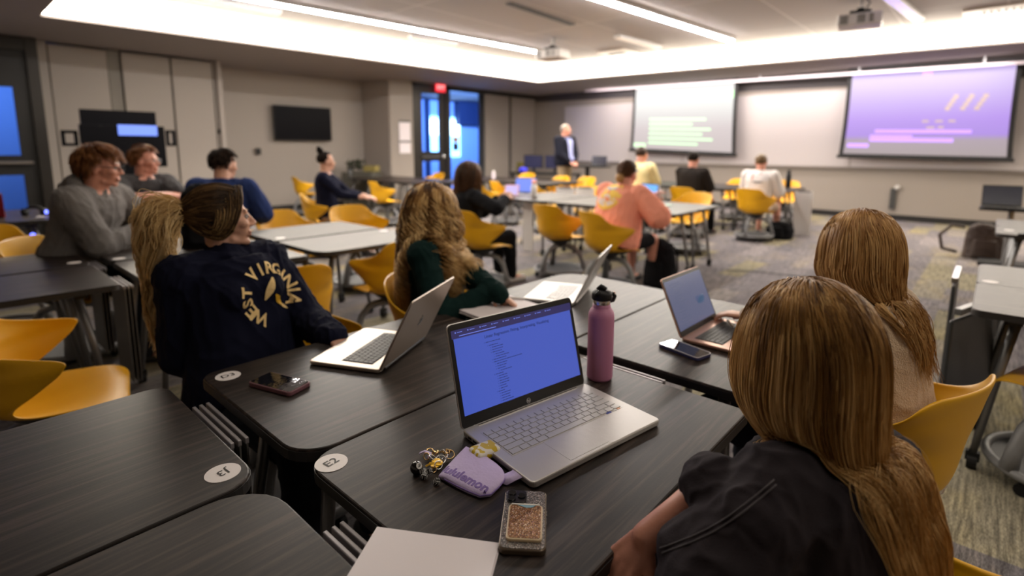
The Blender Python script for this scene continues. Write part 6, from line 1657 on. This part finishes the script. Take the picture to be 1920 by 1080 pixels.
for (x0, x1, s_) in ((113, 148, 1), (310, 330, -1)):
    fr_ = MB(); a, b_ = on_cart(x0, 244), on_cart(x1, 274); Mi = ct.matrix_basis.inverted(); A, B_ = Mi @ a, Mi @ b_; w = abs(B_.x - A.x); h = abs(A.z - B_.z); c = (A + B_) / 2
    for dx in (-1, 1): fr_.box((c.x + dx * (w / 2 - .02), 0, c.z), (.04, .03, h))
    for dz in (-1, 1): fr_.box((c.x, 0, c.z + dz * (h / 2 - .02)), (w, .03, .04))
    fr_.obj('side_handle', DK, ct)
MB().box((0, 0, .06), (1.0, .6, .06)).obj('wheeled_base', DK, ct, bevel=.01)
for x in (-.45, .45):
    for y in (-.25, .25): MB().cyl((x, y, .03), .03, .03, ax='x').obj('caster', BLACKP, ct)
MB().box((0, .0, .75), (.12, .12, 1.4)).obj('column', DK, ct)
# red laptop and glowing headphones at the far left
p = at(-12, 400, TH); laptop('dark red laptop lid at the far left edge', (-6.95, .30), -95, 22, .36, .25, mat('red_lid', (.22, .01, .015), .4), mat('red_lid', (0, 0, 0)), DKEY, lit('red_laptop_screen', (.3, .3, .4), .5))
q = at(66, 404, TH); hp = thing('headset', 'headset with blue glowing ear cups on the far left table', 'headset', (q.x, q.y, TH), .8)
MB().tube([(.09 * math.cos(a), 0, .03 + .06 * math.sin(a)) for a in [PI * k / 10 for k in range(11)]], .01, 8).obj('headband', BLACKP, hp, smooth=True)
for s_ in (-1, 1):
    e_ = MB().cyl((s_ * .09, 0, .035), .035, .03, ax='x').obj('ear_cup', BLACKP, hp, smooth=True); MB().cyl((s_ * .108, 0, .035), .018, .006, ax='x').obj('blue_light', lit('blue_led', (.12, .16, 1), 4), e_)
q = at(70, 432, .45); tag(MB().ell((0, 0, 0), (.02, .02, .02)).obj('indicator_light', lit('blue_led', (0, 0, 1), 4), loc=(-6.55, .62, .60)), 'small blue light under the far left table', 'indicator light').scale = (1, 1, 1)
q = at(150, 497, TH)
tag(MB().box((0, 0, .003), (.30, .20, .006)).obj('folder', mat('tan_folder', (.42, .24, .08), .7), loc=(*at(272, 455, TH).xy, TH), rz=.6), 'tan folder under the hoodie person\'s hands', 'folder')
bg = backpack('black bag hanging on the table edge behind the blonde ponytail', -3.95, 1.25, 1.2, .42, .3, .2, BLKC, 0, TH)
# lectern, monitors and storage near the standing person
lc = thing('lectern', 'slim black standing desk with an open laptop beside the standing person', 'lectern', tuple(dep(1108, 330, 12.0).xy) + (0,), 0)
MB().box((0, 0, 1.02), (.75, .45, .03)).obj('desktop', BLACKP, lc); MB().box((-.1, 0, .52), (.07, .07, 1.0)).obj('column', BLACKP, lc); MB().box((-.1, 0, .03), (.6, .5, .05)).obj('foot', BLACKP, lc, bevel=.01)
lx, ly = lc.location.x, lc.location.y
laptop('small black laptop on the standing desk', (lx + .15, ly + .08), 20, 20, .34, .23, BLACKP, BLACKP, DKEY, lit('lectern_screen', (.02, .02, .03), .4), z=1.035)
wt = thing('worktable', 'dark work table behind the standing person', 'table', tuple(dep(1022, 318, 13.3).xy) + (0,), .15)
MB().box((0, 0, .80), (1.7, .6, .04)).obj('tabletop', BLACKP, wt)
for sx in (-1, 1):
    for sy in (-1, 1): MB().box((sx * .8, sy * .25, .39), (.05, .05, .78)).obj('leg', BLACKP, wt)
wx, wy = wt.location.x, wt.location.y
for dx, lab in ((-.40, 'left of the two dark blue monitors behind the standing person'), (.22, 'right of the two dark blue monitors behind the standing person')):
    m_ = thing('monitor', lab, 'monitor', (wx + dx, wy + .08 + dx * .15, .82), .15)
    MB().box((0, 0, .27), (.55, .03, .33)).obj('housing', BLACKP, m_, bevel=.004); MB().box((0, -.017, .27), (.52, .003, .30)).obj('screen', lit('monitor_blue', (.01, .014, .06), .7), m_)
    MB().box((0, .02, .07), (.06, .04, .14)).box((0, 0, .006), (.22, .16, .012)).obj('stand', BLACKP, m_)
tag(MB().ell((0, 0, .06), (.13, .10, .07)).obj('blue_bag', mat('glowing_blue', (.02, .02, .45), .5, emit=(.04, .04, .8), estr=.3), loc=(wx - .55, wy - .2, .82), smooth=True), 'bright blue object on the work table left of the monitors', 'bag')  # emission adds a glow to the blue, the bag is no lamp
tag(MB().box((0, 0, .39), (1.2, .05, .6)).obj('modesty_panel', BLACKP, loc=(wx - .1, wy - .28, 0), rz=.15), 'black panel in front of the work table', 'panel')
tag(MB().ell((0, 0, .05), (.07, .05, .05)).obj('red_cup', mat('red_cup', (.6, .04, .03), .5), loc=(-8.5, 8.25, TH), smooth=True), 'small red object among the far chairs below the olive chair', 'cup')
# clutter by the column
q = at(697, 322, TH); pl = thing('supply_cart', 'cluttered side cart with plants and boxes before the column', 'cart', (-11.3, 7.1, 0), .5)
MB().box((0, 0, .42), (.8, .5, .84)).obj('cabinet', mat('cart_grey', (.08, .075, .06), .6), pl, bevel=.01)
lf = MB(); rr = random.Random(3)
for k in range(60):
    a = rr.random() * 6.28; r_ = rr.uniform(.05, .28); z = .9 + rr.random() * .22; lf.ell((r_ * math.cos(a) - .15, r_ * math.sin(a) * .6, z), (.05, .03, .015), 6, 4, M=Euler((rr.random() * 3, rr.random() * 3, rr.random() * 3)).to_matrix())
lf.obj('foliage', mat('dark_leaves', (.03, .035, .018), .8), pl); MB().box((.25, 0, .93), (.3, .25, .14)).obj('storage_box', mat('olive_box', (.25, .20, .06), .7), pl)
tag(MB().box((0, 0, .05), (.5, .35, .10)).obj('paper_pile', mat('lavender_papers', (.20, .20, .28), .8), loc=(*at(652, 327, TH).xy, TH), rz=.4), 'pale lavender pile of papers before the bun-haired person', 'paper')
# small things at the right edge
sb = thing('side_table', 'small black laptop stand far right near the front wall', 'table', (.2, 8.9, 0), 0)
MB().box((0, 0, .70), (.6, .45, .03)).obj('tabletop', BLACKP, sb); MB().cyl((0, 0, .36), .03, .68).obj('column', GREYM, sb); MB().box((0, 0, .02), (.5, .4, .04)).obj('foot', BLACKP, sb)
laptop('small black laptop at the far right', (.1, 8.95), 8, 12, .38, .27, BLACKP, BLACKP, DKEY, lit('right_small', (.008, .01, .02), .5), z=.715)
laptop('blue-screened laptop cut by the right edge', (.42, 6.0), -15, 14, .36, .25, BLACKP, BLACKP, DKEY, lit('right_blue', (.08, .2, .8), .8))
cloth_fix()
